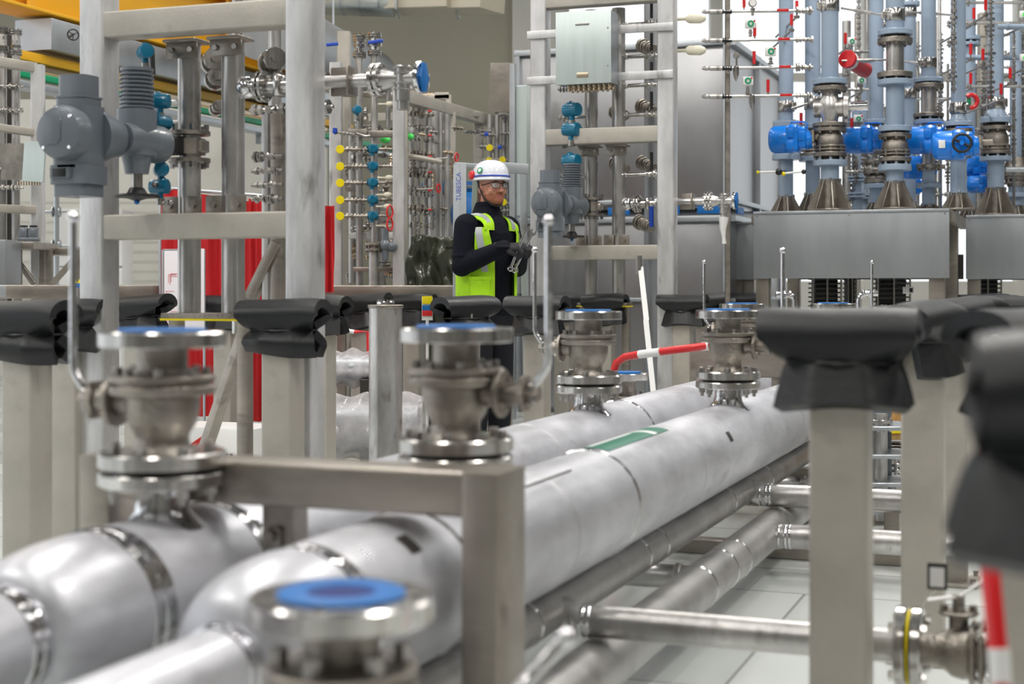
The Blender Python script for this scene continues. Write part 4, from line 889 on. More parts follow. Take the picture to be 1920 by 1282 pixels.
for u, w in ((674, 0), (702, 1)):
    m = M()
    for v in (70, 103): hflange(m, W(u, v-(4 if w else 0), D), (0, 0, 1), .052, .010, .006, 24, 8)
    fit_chain(m, W(u, 103, D), W(u, 70, D), .046, u, .05, .03); m.build('top_valve', 'flange', t)
m = M(); m.bar(W(612, 84, D-.08), W(634, 82, D-.08), .02, .026, .006, (0, 0, 1)); m.build('blue_lever', 'bluelever', t); m = M(); m.bar(W(690, 80, D-.1), W(718, 76, D-.1), .02, .026, .006, (0, 0, 1)); m.build('blue_lever', 'bluelever', t)
m = M(); seg(m, 686, 251, D-.05, 742, 251, D-.1, .05, .05); m.build('cross_beam', 'frame', t)
m = M(); seg(m, 655, 247, D-.05, 690, 247, D-.1, .05, .04); m.build('cross_beam', 'frame', t)
m = M(); seg(m, 640, 176, D+.3, 745, 180, D+.3, .05, .04); m.build('cross_beam', 'frame', t)
m = M(); seg(m, 664, 505, D-.05, 742, 505, D-.1, .05, .035); m.build('cross_beam', 'frame', t)
m = M(); seg(m, 655, 442, D+.2, 742, 442, D+.2, .06, .05); m.build('cross_beam', 'white', t)
m = M(); seg(m, 600, 546, D-.3, 870, 546, D-.3, .14, .085); m.build('skid_beam', 'frame', t)
for u in (640, 745, 850): col(t, u, 552, D-.3, .07, 'frame', 'leg')
rnd = random.Random(3)
for k in range(44):
    u = rnd.uniform(650, 735); v = rnd.uniform(150, 520); L = rnd.uniform(14, 42)
    m = M()
    if rnd.random() < .6: fit_chain(m, W(u, v, D+rnd.uniform(-.1, .4)), W(min(742, u+L), v+rnd.uniform(-2, 2), D+rnd.uniform(-.1, .3)), rnd.uniform(.014, .03), k, .034, .007)
    else: fit_chain(m, W(u, v, D+rnd.uniform(0, .4)), W(u, v+L, D+rnd.uniform(0, .3)), rnd.uniform(.014, .028), k, .034, .007)
    m.build('small_fitting', rnd.choice(['bolt', 'flange', 'cast', 'brass']), t)
def yellow_line(v, lab):
    q = thing('instrument_line', lab, 'instrument line', W(638, v, D-.12), 0, 'instrument lines with yellow caps')
    a = q.location
    m = M(); m.disc((0, 0, 0), (0, 1, 0), .031, .02, 24); m.build('yellow_cap', 'yellow', q)
    m = M(); fit_chain(m, (.03, .0, 0), (.20, .0, 0), .026, int(v), .035, .010); m.build('valve_chain', 'cast', q)
    P = W(697, v-1, D-.12)-a; m = M(); m.lathe([(.022, -.03), (.033, -.026), (.033, .02), (.025, .03)], P, (.5, -1, 0), 18); m.cyl(P+Vector((0, 0, -.02)), P+Vector((0, 0, -.05)), .018, n=12); m.lathe([(.030, 0), (.036, .01), (.030, .02)], P+Vector((.02, .02, 0)), (1, .3, 0), 14); m.build('teal_transmitter', 'teal', q)
    m = M(); fit_chain(m, P+Vector((.04, .02, 0)), P+Vector((.19, .02, .0)), .018, int(v)+1, .04, .010); m.build('outlet_tube', 'cast', q)
for i, v in enumerate((280, 312, 343, 375, 405)): yellow_line(v, 'small valve line with round yellow cap and teal transmitter, '+['topmost of five', 'second from the top of five', 'middle one of five', 'fourth from the top of five', 'lowest of five'][i])
for i, (u, v) in enumerate(((731, 195), (730, 333), (727, 365), (727, 387), (727, 423))):
    m = M(); m.ball(W(u, v, D-.15), .022, e=(1.5, 1, .9)); m.cyl(W(u-22, v, D-.15), W(u, v, D-.15), .006, n=8); o = m.build('wrapped_fitting', 'cream', IR, label='cream wrapped fitting')
put_tx(669, 206, D-.1, 'teal transmitter above the small dark blue star knob', .62)
m = M(); m.bar(W(628, 248, D-.2), W(628, 240, D-.2), .03, .03, .006); m.disc(W(628, 247, D-.2), (0, 1, 0), .022, .02, 4); m.build('star_knob', 'bluelever', IR)
P = W(628, 247, D-.2); m = M(); fit_chain(m, P, P+Vector((.14, .05, -.015)), .022, 77, .03, .01); m.tube([W(668, 250, D-.15), W(686, 256, D-.15), W(695, 254, D-.15), W(692, 246, D-.15)], .012, 10); m.build('knob_valve', 'bolt', IR)
t = thing('flanged_valve', 'dark flanged valve with grey actuator low on the instrument rack', 'valve', (0, 0, 0), 0); D = 10.75
m = M(); hflange(m, W(700, 463, D), (0, 0, 1), .062, .018, .02, 28, 8); m.build('flange_pair', 'cast', t)
m = M(); m.cyl(W(700, 455, D), W(700, 535, D), .032, n=20); m.build('pipe_stub', 'pipe2', t)
m = M(); m.ball(W(722, 460, D), .045); m.cyl(W(722, 460, D), W(722, 428, D), .026, n=16); m.cyl(W(722, 460, D), W(722, 488, D), .03, .02, n=16); m.ball(W(735, 462, D), .04); m.build('actuator_body', 'greypaint', t)
m = M(); m.disc(W(722, 492, D), (0, 0, 1), .045, .006); m.build('handwheel', 'black', t)
for i, (u, v) in enumerate(((731, 397), (731, 420))):
    t = thing('handwheel', ['red handwheel right of the lowest yellow cap line, upper of two', 'red handwheel right of the lowest yellow cap line, lower of two'][i], 'handwheel', W(u, v, 10.7), .9)
    m = M(); m.tube([(.03*math.cos(a*PI/8), 0, .045*math.sin(a*PI/8)) for a in range(16)], .007, 8, True); m.build('rim', 'red', t)
    m = M(); m.cyl((-.03, 0, 0), (.03, 0, 0), .004, n=6); m.cyl((0, 0, 0), (.0, .09, 0), .006, n=8); m.build('hub', 'bolt', t)
t = thing('warning_sign', 'small yellow, blue and red striped sign by the foam pads left of the worker', 'sign', W(801, 577, 9.6), 0)
for k, (dz, mt_) in enumerate(((.05, 'yellow'), (.0, 'bluecap'), (-.035, 'red'))):
    m = M(); m.box((0, 0, dz), (.065, .006, .035 if k else .05), .001); m.build('stripe', mt_, t)
m = M(); m.box((0, .006, -.005), (.07, .006, .15), .001); m.cyl((0, .012, 0), (0, .012, -Z(577, 9.6)+.005), .01, n=8); m.build('board', 'white', t)
# ------------------------------------------------------------------ receding rack
t = thing('pipe_rack', 'long receding brown-grey rack left of the worker, full of small valves', 'pipe rack', (0, 0, 0), 0); RR = t
K = 15060/FPX
LN = lambda D, z, off=0: Vector((-K+.375*D, D, z))+E1*off
m = M(); m.bar(LN(11.6, 2.64), LN(13.9, 2.64), .09, .10, .006, (0, 0, 1)); m.build('top_beam', 'post', t)
m = M(); m.bar(LN(12.9, 2.60, -.1), LN(12.9, 2.60, -.9), .07, .07, .006, (0, 0, 1)); m.build('cross_beam', 'post', t)
m = M(); m.bar(W(838, 214, 13), W(895, 214, 13.4), .06, .05, .006, (0, 0, 1)); m.build('cross_beam', 'post', t)
def colz(P, z1, w, mt, nm, t): m = M(); m.prism(rrect(w, w, .008), (P.x, P.y, 0), (P.x, P.y, z1)); m.build(nm, mt, t)
for u, D, w in ((755, 11.8, .08), (848, 12.9, .06), (897, 13.6, .09), (760, 13.2, .05)): colz(G(u, D), 2.62, w, 'post', 'column', t)
m = M(); m.bar(W(815, 180, 12.9), W(842, 180, 12.9), .05, .06, .005, (0, 0, 1)); m.build('end_post', 'post', t); colz(G(841, 12.9), 2.95 if 0 else Z(178, 12.9), .05, 'post', 'end_post', t)
m = M(); m.bar(W(780, 184, 12.9), W(842, 181, 12.9), .05, .04, .005, (0, 0, 1)); m.build('upper_beam', 'post', t)
for u, r in ((772, .022), (784, .018), (797, .02), (812, .05), (826, .02), (838, .026)): vp(t, u, 200+(u-770)*.2, 540, 12.4, r, 'pipe2')
for j, v in enumerate((212, 238, 258, 286, 297, 318, 327, 352, 361, 389, 397, 421)):
    m = M(); fit_chain(m, W(757, v, 12.3), W(815, v+3, 12.2), .03, j*3, .045, .008); m.build('valve_row', 'cast' if j % 3 == 0 else 'bolt', t)
    if j % 2 == 0: m = M(); m.box(W(806, v-4, 12.15), (.035, .02, .014)); m.build('red_handle', 'red', t)
m = M(); m.tube([W(757, 291, 12), W(800, 298, 12), W(828, 304, 12)], .022, 12); m.build('inclined_pipe', 'post', t)
m = M(); m.tube([W(812, 248, 12.6), W(828, 248, 12.6), W(836, 256, 12.6), W(838, 270, 12.6), W(838, 420, 12.6)], .026, 12); m.build('bent_pipe', 'post', t)
m = M(); hflange(m, W(838, 297, 12.6), (0, 0, 1), .05, .03, .02); m.build('coupling', 'cast', t)
for j, (u, v) in enumerate(((885, 247), (914, 252), (912, 275), (917, 300), (936, 300), (940, 380), (955, 395), (950, 250), (948, 215), (945, 330), (905, 245))):
    m = M(); fit_chain(m, W(u-14, v, 13.4), W(u+16, v+1, 13.4), .026, 90+j, .04, .01); m.build('valve_row', 'bolt', t)
for u in (918, 932, 945, 957): vp(t, u, 215, 540, 13.5, .024, 'pipe2')
for j, (u, v) in enumerate(((918, 277), (917, 301), (942, 300), (944, 379))):
    m = M(); m.disc(W(u, v, 13.2), (0, 1, 0), .030, .02, 20); m.build('yellow_cap', 'yellow', t)
for j, (u, v) in enumerate(((912, 251), (937, 276))):
    m = M(); m.box(W(u, v, 13.2), (.035, .02, .035)); m.build('star_knob', 'bluelever', t)
for i, (u, v) in enumerate(((856, 295), (822, 353))):
    q = thing('handwheel', ['small red handwheel left above the helmet', 'small red handwheel above the green tarpaulin'][i], 'handwheel', W(u, v, 12.1), 1.0)
    m = M(); m.tube([(.024*math.cos(a*PI/8), 0, .034*math.sin(a*PI/8)) for a in range(16)], .007, 8, True); m.build('rim', 'red', q)
    m = M(); m.cyl((-.024, 0, 0), (.024, 0, 0), .004, n=6); m.cyl((0, 0, 0), (0, .2, 0), .006, n=8); m.build('hub', 'bolt', q)
q = thing('ceiling_valve', 'white wrapped valve with pale dish top above the receding rack', 'valve', W(790, 178, 12.9), 0)
m = M(); m.lathe([(.06, .15), (.075, .175), (.068, .18), (.0, .178)], n=24); m.cyl((0, 0, .1), (0, 0, .16), .03, n=12); m.build('dish', 'white', q)
m = M(); m.ball((0, 0, .085), .062, e=(1.2, 1, .9)); m.ball((-.12, 0, .05), .05); m.build('plastic_wrap', 'film', q)
m = M(); fit_chain(m, (-.18, 0, .0), (.12, 0, .0), .035, 5, .05, .014); m.build('valve_body', 'brass', q)
for i, (u, v, D_) in enumerate(((722, 262, 11.3), (767, 256, 11.9))):
    q = thing('wrapped_valve', ['valve wrapped in green and white plastic behind the right rack column', 'valve wrapped in green and white plastic, right of the rack column'][i], 'wrapped valve', W(u, v, D_), 0)
    m = M(); m.ball((0, 0, 0), .035, e=(1.2, 1, .8)); m.build('green_bag', 'lime', q)
    m = M(); m.ball((-.01, 0, .05), .04, e=(1.2, 1, .8)); m.build('clear_bag', 'film', q); m = M(); m.cyl((0, 0, .0), (.0, .25, 0), .015, n=8); m.build('pipe_stub', 'bolt', q)
# tarpaulin covered crate
O = G(768, 11.2); q = thing('covered_crate', 'crate covered with shiny dark green tarpaulin left of the worker', 'covered crate', (O.x, O.y, 0), -.1)
def tf(u, v):
    a = u*2.4-.2; zz = 1.03+.47*min(1, v*1.6); x = .02+.40*min(1, u*1.25); y = -.02 if v < .62 else (v-.62)*1.3
    x += -.05*(1-v)*(1-u); d = .030*math.sin(u*9+v*6)+.020*math.sin(u*15-v*13)+.014*math.sin(v*23+u*11)+.010*math.sin(u*37+v*9)
    if v > .6: zz -= .06*(1-min(1, u*2.2))
    return Vector((x+.01*math.sin(v*14), y-d*(1 if v < .7 else .3), zz+.02*math.sin(u*9)*(v > .5)))
m = M(); m.grid(60, 46, tf, .004); m.build('tarpaulin', 'tarp', q, ang=180)
m = M(); m.box((.22, .26, .75), (.36, .44, 1.46), .02); m.build('crate', 'tarp', q)
# steel sheet and blue container
t = thing('sheet_panel', 'brownish flat steel sheet hanging right of the beige wall', 'panel', (0, 0, 0), 0)
m = M(); seg(m, 918, 164, 13.9, 966, 164, 13.8, .01, 92/FPX*13.9, .002); m.build('sheet', 'frame', t)
m = M(); m.cyl(W(930, 200, 13.95), G(930, 13.95), .02, n=10); m.cyl(W(955, 200, 13.95), G(955, 13.95), .02, n=10); m.build('post', 'post', t)
t = thing('waste_bin', 'grey container with a blue liner behind the worker', 'container', G(832, 13.3), 0)
m = M(); m.box((.04, 0, .95), (.42, .3, 1.9), .02); m.build('body', 'clad', t)
m = M(); m.box((.04, -.01, 1.99), (.46, .34, .10), .02); m.build('blue_liner', 'bluecap', t)
t = thing('waste_bin', 'blue plastic bag liner behind the head of the worker', 'container', G(880, 12.6), 0)
m = M(); m.box((.0, 0, .9), (.3, .28, 1.5), .03); m.build('body', 'clad', t)
m = M(); m.ball((0, 0, 1.72), .16, e=(1, .9, 1.2)); m.build('blue_bag', 'bluecap', t)
# wrapped equipment on the floor behind the round stand
for i, (u, v, D_, rr, L) in enumerate(((655, 800, 8.6, .18, .8), (640, 690, 9.0, .10, .5), (890, 740, 9.6, .12, .4))):
    q = thing('wrapped_equipment', ['large cylinder wrapped in clear film left of the round pipe stand', 'small bundle wrapped in clear film above the large wrapped cylinder', 'film wrapped bundle right of the round pipe stand'][i], 'wrapped equipment', W(u, v, D_), 0)
    m = M(); m.cyl((-L/2, 0, 0), (L/2, 0, 0), rr*.82, n=24); m.build('cylinder', 'clad' if i != 1 else 'galv', q)
    rnd = random.Random(i)
    def ff(a, b, rr=rr, L=L): return Vector((-L/2-.03+(L+.06)*b, (rr+.014*math.sin(b*31+a*9)+.012*math.sin(a*37))*math.cos(a*2*PI), (rr+.014*math.sin(b*27+a*13)+.012*math.sin(a*41+b*5))*math.sin(a*2*PI)))
    m = M(); m.grid(60, 40, ff); m.build('film', 'film', q, ang=180)
    m = M(); zz = -W(u, v, D_).z
    for x in (-L*.3, L*.3): m.box((x, 0, (zz-rr*.6)/2), (.05, .25, abs(zz)-rr*.6))
    m.build('cradle', 'darkmetal', q)
# crate with red printed triangle
q = thing('shipping_crate', 'white crate with a red triangle mark and dark lettering, low at left', 'crate', G(415, 8.3), TH)
m = M(); m.box((0, 0, .17), (.5, .35, .34), .01); m.build('box', 'white', q)
m = M(); m.prism([(-.05, .02), (.03, .07), (-.05, -.06)], (-.03, -.178, .23), (-.03, -.182, .23), (0, 0, 1)); m.build('red_triangle', 'red', q)
m = M()
for k in range(5): m.box((.06+k*.028, -.18, .19), (.018, .004, .03), .001)
m.build('dark_lettering', 'black', q)
rnd = random.Random(8)
for k in range(34):   # more small fittings on the receding rack
    u = rnd.uniform(758, 850) if k < 24 else rnd.uniform(905, 962); v = rnd.uniform(205, 415); D_ = rnd.uniform(12.0, 13.2) if k < 24 else rnd.uniform(13.2, 13.8); L = rnd.uniform(12, 30)
    m = M(); 
    if k % 2: fit_chain(m, W(u, v, D_), W(u+L*.8, v+2, D_), rnd.uniform(.02, .034), 400+k, .04, .01)
    else: fit_chain(m, W(u, v+L*1.6, D_), W(u, v, D_), rnd.uniform(.02, .032), 400+k, .04, .01)
    m.build('small_fitting', rnd.choice(['bolt', 'cast', 'flange', 'brass']), RR)
# ------------------------------------------------------------------ aluminium booth behind the far rack
Ob = G(968, 13.3); bw = s_at(Ob, 1368); zt = 3.18
t = thing('equipment_booth', 'large booth of bare aluminium panels behind the farther rack', 'booth', (Ob.x, Ob.y, 0))
m = M(); m.bar((0, 1.2, 2.53 if 0 else (zt+1.78)/2), (bw, 1.2, (zt+1.78)/2), 2.4, zt-1.78, .01, (0, 0, 1)); m.build('upper_panel', 'enc', t)
m = M(); m.bar((0, 1.2, .88), (bw, 1.2, .88), 2.4, 1.64, .01, (0, 0, 1)); m.build('lower_panel', 'enc', t)
for s in (.02, bw*.36, bw-.02):
    m = M(); m.prism(rrect(.055, .055, .006), (s, -.02, 0), (s, -.02, zt+.03)); m.build('frame_post', 'galv', t)
    m = M(); m.prism(rrect(.014, .01, .002), (s+.012, -.05, 0), (s+.012, -.05, zt)); m.build('edge_seal', 'black' if s > bw-.1 else 'galv', t)
for s in (bw+.02,):
    m = M(); m.prism(rrect(.055, .055, .006), (s, 2.38, 0), (s, 2.38, zt+.03)); m.build('frame_post', 'galv', t)
    m = M(); m.prism(rrect(.055, .055, .006), (s, 1.1, 0), (s, 1.1, zt+.03)); m.build('frame_post', 'galv', t)
for zz, hh in ((1.69, .05), (1.84, .04), (zt, .05), (1.0, .03)):
    m = M(); m.bar((0, -.03, zz), (bw, -.03, zz), .05, hh, .005, (0, 0, 1)); m.build('rail', 'galv', t)
    m = M(); m.bar((bw+.025, 0, zz), (bw+.025, 2.4, zz), .05, hh, .005, (0, 0, 1)); m.build('rail', 'galv', t)
for (a, b_) in ((.45, .55), (.68, .78), (.86, .97), (.98, 1.0)):
    m = M(); m.bar((bw*a, -.035, 1.765), (bw*b_, -.035, 1.765), .02, .07, .004, (0, 0, 1)); m.build('blue_strip', 'bluecap', t)
for y in (.15, .9):
    m = M(); m.bar((bw+.03, y, 1.765), (bw+.03, y+.25, 1.765), .02, .06, .004, (0, 0, 1)); m.build('blue_strip', 'bluecap', t)
# aluminium profile cabinet right behind the worker
t = thing('control_cabinet', 'aluminium framed cabinet with pale panels right behind the head of the worker', 'cabinet', G(985, 12.6), TH)
m = M(); m.box((0, .1, 2.25), (.10, .4, 1.1), .01); m.build('panel', 'box', t)
m = M(); m.prism(rrect(.05, .05, .005), (-.075, -.1, 0), (-.075, -.1, 2.98)); m.build('frame_post', 'galv', t)
m = M(); m.prism(rrect(.05, .05, .005), (.06, .1, 0), (.06, .1, 1.7)); m.build('frame_post', 'galv', t)
# ladder
q = thing('step_ladder', 'aluminium platform ladder with black and green side rails behind the worker', 'ladder', (0, 0, 0), 0); D = 10.1
for u0, u1, D1 in ((857, 855, 9.9), (868, 866, 9.9), (893, 882, 10.6), (980, 990, 10.1)):
    m = M(); P = W(u0, 308, D); Q = G(u1, D1); m.bar(Q, P, .05, .022, .004); m.build('side_rail', 'galv', q)
m = M(); m.bar(W(853, 308, D), W(990, 318, D), .02, .03, .003, (0, 0, 1)); m.bar(W(905, 311, D), W(990, 317, D), .03, .07, .003, (0, 0, 1)); m.build('guard_rail', 'galv', q)
m = M(); m.bar(W(862, 400, D-.04), W(861, 540, D-.04), .014, .008, .002); m.build('green_edge', 'hivis', q)
for v in (350, 430, 510, 590, 670, 750):
    m = M(); m.bar(W(857, v, D), W(884, v, D+.3), .03, .02, .003, (0, 0, 1)); m.build('rung', 'galv', q)
m = M(); m.box(W(862, 398, D-.03), (.02, .01, .07)); m.build('hinge', 'black', q)
f = bpy.data.curves.new('text', 'FONT'); f.body = 'TUBESCA'; f.size = .045; f.extrude = .001; f.align_x = 'CENTER'
f.materials.append(MT['bluelever']); fr = bpy.data.objects.new('text', f); COL.objects.link(fr); me = bpy.data.meshes.new_from_object(fr.evaluated_get(bpy.context.evaluated_depsgraph_get())); bpy.data.objects.remove(fr)
fo = bpy.data.objects.new('lettering', me); COL.objects.link(fo); fo.parent = q; fo.location = W(864, 350, D-.22); fo.rotation_euler = (PI/2, -PI/2, 0)
# ------------------------------------------------------------------ grey cladding boxes and the blue-grey risers
Oc = G(1413, 11.2); cw = s_at(Oc, 1780); ZT = Z(398.5, 11.2); ZB = Z(522, 11.2); DEP = 1.5
def clad_box(label, O, wd, zb, zt, dep, legs=((.05, .1), (.93, .1))):
    t = thing('cladding_box', label, 'cladding box', (O.x, O.y, 0))
    m = M(); m.bar((0, 0, (zb+zt)/2), (wd, 0, (zb+zt)/2), .006, zt-zb, .001, (0, 0, 1)); p = m.build('front_panel', 'clad', t)
    for x in (.03, wd*.5, wd-.03):
        for z in (zb+.03, zt-.03):
            m = M(); m.disc((x, -.005, z), (0, 1, 0), .006, .004, 8); m.build('screw', 'bolt', p)
    m = M(); m.bar((0, dep/2, zt), (wd, dep/2, zt), dep, .012, .002, (0, 0, 1)); m.bar((0, -.004, zt-.004), (wd, -.004, zt-.004), .02, .02, .003, (0, 0, 1)); m.build('top_plate', 'galv', t)
    for x in (0, wd):
        m = M(); m.bar((x, .04, zt-.05), (x, dep, zt-.05), .05, .08, .003, (0, 0, 1)); m.build('side_beam', 'frame', t)
    for x, w_ in ((.06, .10), (wd-.09, .11)):
        for y in (.08, dep-.1):
            m = M(); m.prism(rrect(w_, .1, .006), (x, y, 0), (x, y, zt-.02)); m.build('leg', 'frame', t)
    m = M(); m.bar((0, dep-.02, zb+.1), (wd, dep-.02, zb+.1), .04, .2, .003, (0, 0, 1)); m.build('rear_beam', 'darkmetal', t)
    return t
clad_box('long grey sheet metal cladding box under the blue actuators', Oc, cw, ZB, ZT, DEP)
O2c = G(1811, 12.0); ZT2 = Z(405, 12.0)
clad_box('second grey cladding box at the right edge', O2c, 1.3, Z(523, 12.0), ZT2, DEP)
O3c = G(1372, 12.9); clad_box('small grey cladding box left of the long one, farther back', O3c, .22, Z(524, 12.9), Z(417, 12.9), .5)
# dark heat exchanger packs under the box
for i, (u0, u1, D_) in enumerate(((1520, 1572, 11.6), (1640, 1700, 11.6), (1820, 1870, 12.5), (1585, 1600, 12.2))):
    a = W(u0, 0, D_).x; b_ = W(u1, 0, D_).x
    q = thing('finned_pump', ['black finned block under the long cladding box, left one', 'black finned block under the long cladding box, right one', 'black finned block under the second cladding box', 'narrow black finned block between the two larger ones'][i], 'finned block', ((a+b_)/2, D_, 0), 0)
    w_ = b_-a; m = M()
    for k in range(7): m.box((0, 0, .96+k*.035), (w_, .2, .012), .003)
    m.box((0, 0, 1.07), (w_*.8, .16, .24)); m.build('fin_pack', 'black', q)
    m = M()
    for x in (-w_/2, 0, w_/2): m.cyl((x, -.1, .9), (x, -.1, 1.2), .008, n=8)
    fit_chain(m, (-w_/2, -.12, .96), (w_/2, -.12, .96), .018, i, .04, .006); m.build('tie_rods', 'bolt', q)
    m = M(); m.box((0, 0, .45), (w_*.9, .3, .9), .01); m.build('pedestal', 'darkmetal', q)
for i, (u, v) in enumerate(((1478, 552), (1622, 550))):
    q = thing('pipe_elbow', ['bright small pipe elbow under the cladding box, near the left leg', 'bright small pipe elbow under the middle of the cladding box'][i], 'pipe elbow', W(u, v, 9.6), 0)
    s_ = 1 if i == 0 else -1
    m = M(); m.tube([(-.08*s_, 0, .0), (0, 0, 0), (.03*s_, 0, -.012), (.04*s_, 0, -.04), (.04*s_, 0, -1.055)], .019, 14); m.disc((-.03*s_, 0, 0), (1, 0, 0), .027, .02); m.disc((.01*s_, 0, 0), (1, 0, 0), .026, .014); m.build('elbow', 'polish', q)
q = thing('label_plate', 'small white label with a dark square hanging under the cladding box', 'label', W(1703, 544, 11.0), 0)
m = M(); m.box((0, 0, 0), (.08, .004, .05), .001); m.build('plate', 'white', q); m = M(); m.box((.02, -.003, 0), (.024, .002, .03), .0005); m.build('dark_square', 'black', q)
m = M(); m.cyl((0, 0, .02), (.0, .1, .10), .003, n=6); m.build('wire', 'bolt', q)

def riser(label, O, u, d, spec, zbase=None):
    s = s_at(O, u, d); P = loc2(O, s, d); D = P.y; k = PX(D)
    t = thing('blue_grey_riser', label, 'riser pipe', (P.x, P.y, 0))
    z = lambda v: Z(v, D)
    for it in spec:
        c = it[0]; v0, v1, wpx = it[1], it[2], it[3]; r = wpx/2*k; a, b_ = z(v1), z(v0)
        if c == 'p': m = M(); m.cyl((0, 0, a), (0, 0, b_), r, n=32); m.build('pipe', 'ppaint', t)
        elif c == 's': m = M(); m.cyl((0, 0, a), (0, 0, b_), r, n=32); m.build('steel_spool', 'riser', t)
        elif c == 'f':
            m = M(); m.disc((0, 0, (a+b_)/2), (0, 0, 1), r, b_-a, 36, .003); m.bolts((0, 0, b_+.004), (0, 0, 1), r*.84, 8, .012, .018); m.build('painted_flange', 'ppaint', t)
        elif c == 'g':
            m = M(); m.disc((0, 0, (a+b_)/2), (0, 0, 1), r, b_-a, 36, .003); m.bolts((0, 0, a-.005), (0, 0, 1), r*.84, 8, .012, .018); m.build('steel_flange', 'cast', t)
        elif c == 'x':
            m = M(); m.cyl((0, 0, a), (0, 0, b_), r*.72, n=28)
            m.bolts((0, 0, (a+b_)/2), (0, 0, 1), r*.84, 8, .007, b_-a); m.build('stud_gap', 'darkmetal', t)
        elif c == 'v':
            h = b_-a; m = M(); m.lathe([(r*.70, a), (r*.78, a+h*.12), (r*.97, a+h*.3), (r, a+h*.5), (r*.95, a+h*.72), (r*.78, a+h*.9), (r*.72, b_)], n=36); m.disc((0, 0, a+h*.12), (0, 0, 1), r*1.12, .014); m.disc((0, 0, a+h*.28), (0, 0, 1), r*1.12, .012)
            m.bolts((0, 0, a+h*.2), (0, 0, 1), r*1.02, 8, .008, .05); m.build('valve_body', 'cast', t)
        elif c == 'k': m = M(); m.lathe([(r, a), (r, a+.005), (r*.66, b_)], n=32); m.build('cone_reducer', 'ppaint', t)
        elif c == 'c':
            m = M(); m.lathe([(r, a), (r*1.04, a+.004), (r*1.04, b_-.004), (r, b_)], n=32)
            m.box((r*1.1*(1 if it[4] else -1), -r*.5, (a+b_)/2), (.035, .04, (b_-a)*.8), .01); m.build('pipe_clamp', 'flange', t)
        elif c == 'T':
            m = M(); m.lathe([(r*.66, a), (r*.68, a+.04), (r*.95, (a+b_)/2-.04), (r*.95, (a+b_)/2+.04), (r*.68, b_-.04), (r*.66, b_)], n=32)
            zc = (a+b_)/2; m.cyl((-r*1.25, 0, zc), (r*1.2, 0, zc), r*.80, n=32); m.lathe([(r*.8, 0), (r*1.02, .01), (r*1.02, .03), (r*.8, .035)], (r*1.1, 0, zc), (1, 0, 0), 32); m.lathe([(r*.8, 0), (r*.98, .01), (r*.98, .025), (r*.5, .03)], (r*1.3, 0, zc), (1, 0, 0), 32); m.build('tee_body', 'riser', t)
            m = M(); m.cyl((r*1.2, 0, zc), (r*1.2+.17, 0, zc), r*.42, n=24); m.build('side_pipe', 'polish', t)
        elif c == 'n':
            zb = zbase if zbase is not None else a; m = M(); m.cyl((0, 0, zb), (0, 0, b_), r*.42, n=28); m.disc((0, 0, zb+.008), (0, 0, 1), r*1.02, .014); m.build('base_tube', 'cast', t)
            for q in range(8):
                an = q*PI/4+.3; ca, sa = math.cos(an), math.sin(an); m = M()
                pr = [(r*.38, zb), (r, zb), (r, zb+.03), (r*.42, b_)]; n_ = Vector((-sa, ca, 0))*.004
                vs = [Vector((x*ca, x*sa, zz))-n_ for x, zz in pr]+[Vector((x*ca, x*sa, zz))+n_ for x, zz in pr]
                m.add(vs, [(3, 2, 1, 0), (4, 5, 6, 7), (0, 1, 5, 4), (1, 2, 6, 5), (2, 3, 7, 6), (3, 0, 4, 7)]); m.build('base_gusset', 'frame', t)
            # bright top clips
            boltset('clip', 'polish', t, (0, 0, b_-.01), (0, 0, 1), r*.44, 4, .012, .03)
    return t
ZC = ZT+.006
riser('blue-grey riser with a steel tee body, left front one above the cladding box', Oc, 1556, .15, [('c', 0, 22, 34, 0), ('p', -30, 150, 32), ('f', 149, 159, 64), ('x', 159, 164, 60), ('g', 163, 171, 64), ('T', 171, 232, 46), ('g', 231, 238, 64), ('g', 240, 247, 62), ('v', 246, 286, 52), ('g', 286, 294, 62), ('x', 294, 302, 60), ('f', 301, 311, 63), ('p', 311, 338, 34), ('n', 336, 398, 82)], ZC)
riser('blue-grey riser with long steel spool, middle front one above the cladding box', Oc, 1678, .15, [('c', 17, 40, 36, 0), ('p', -30, 60, 34), ('f', 57, 67, 65), ('x', 67, 72, 58), ('g', 72, 82, 65), ('s', 82, 137, 33), ('g', 136, 146, 65), ('x', 146, 151, 58), ('f', 150, 160, 65), ('p', 160, 237, 34), ('f', 237, 247, 62), ('x', 247, 252, 56), ('g', 251, 258, 62), ('v', 257, 294, 50), ('g', 295, 303, 60), ('x', 303, 310, 58), ('f', 309, 320, 61), ('p', 320, 342, 32), ('n', 340, 396, 78)], ZC)
riser('blue-grey riser at far left of the group, behind the big blue actuator', Oc, 1474, .75, [('p', -30, 190, 27), ('c', 190, 210, 30, 1), ('p', 210, 300, 26), ('f', 229, 238, 50), ('f', 290, 300, 52), ('p', 300, 368, 26), ('n', 366, 399, 60)], ZC)
riser('blue-grey riser just behind the tee riser', Oc, 1524, .9, [('p', -30, 235, 29), ('f', 233, 242, 52), ('v', 242, 288, 38), ('g', 287, 293, 50), ('f', 294, 303, 52), ('p', 303, 364, 27), ('n', 362, 401, 62), ('c', 182, 206, 31, 1)], ZC)
riser('blue-grey riser between the tee riser and the spool riser, farther back', Oc, 1643, 1.1, [('p', -30, 228, 27), ('f', 225, 233, 46), ('v', 233, 290, 34), ('g', 300, 306, 44), ('g', 318, 326, 48), ('v', 326, 344, 40), ('f', 345, 353, 46), ('p', 353, 380, 26), ('n', 378, 403, 50)], ZC)
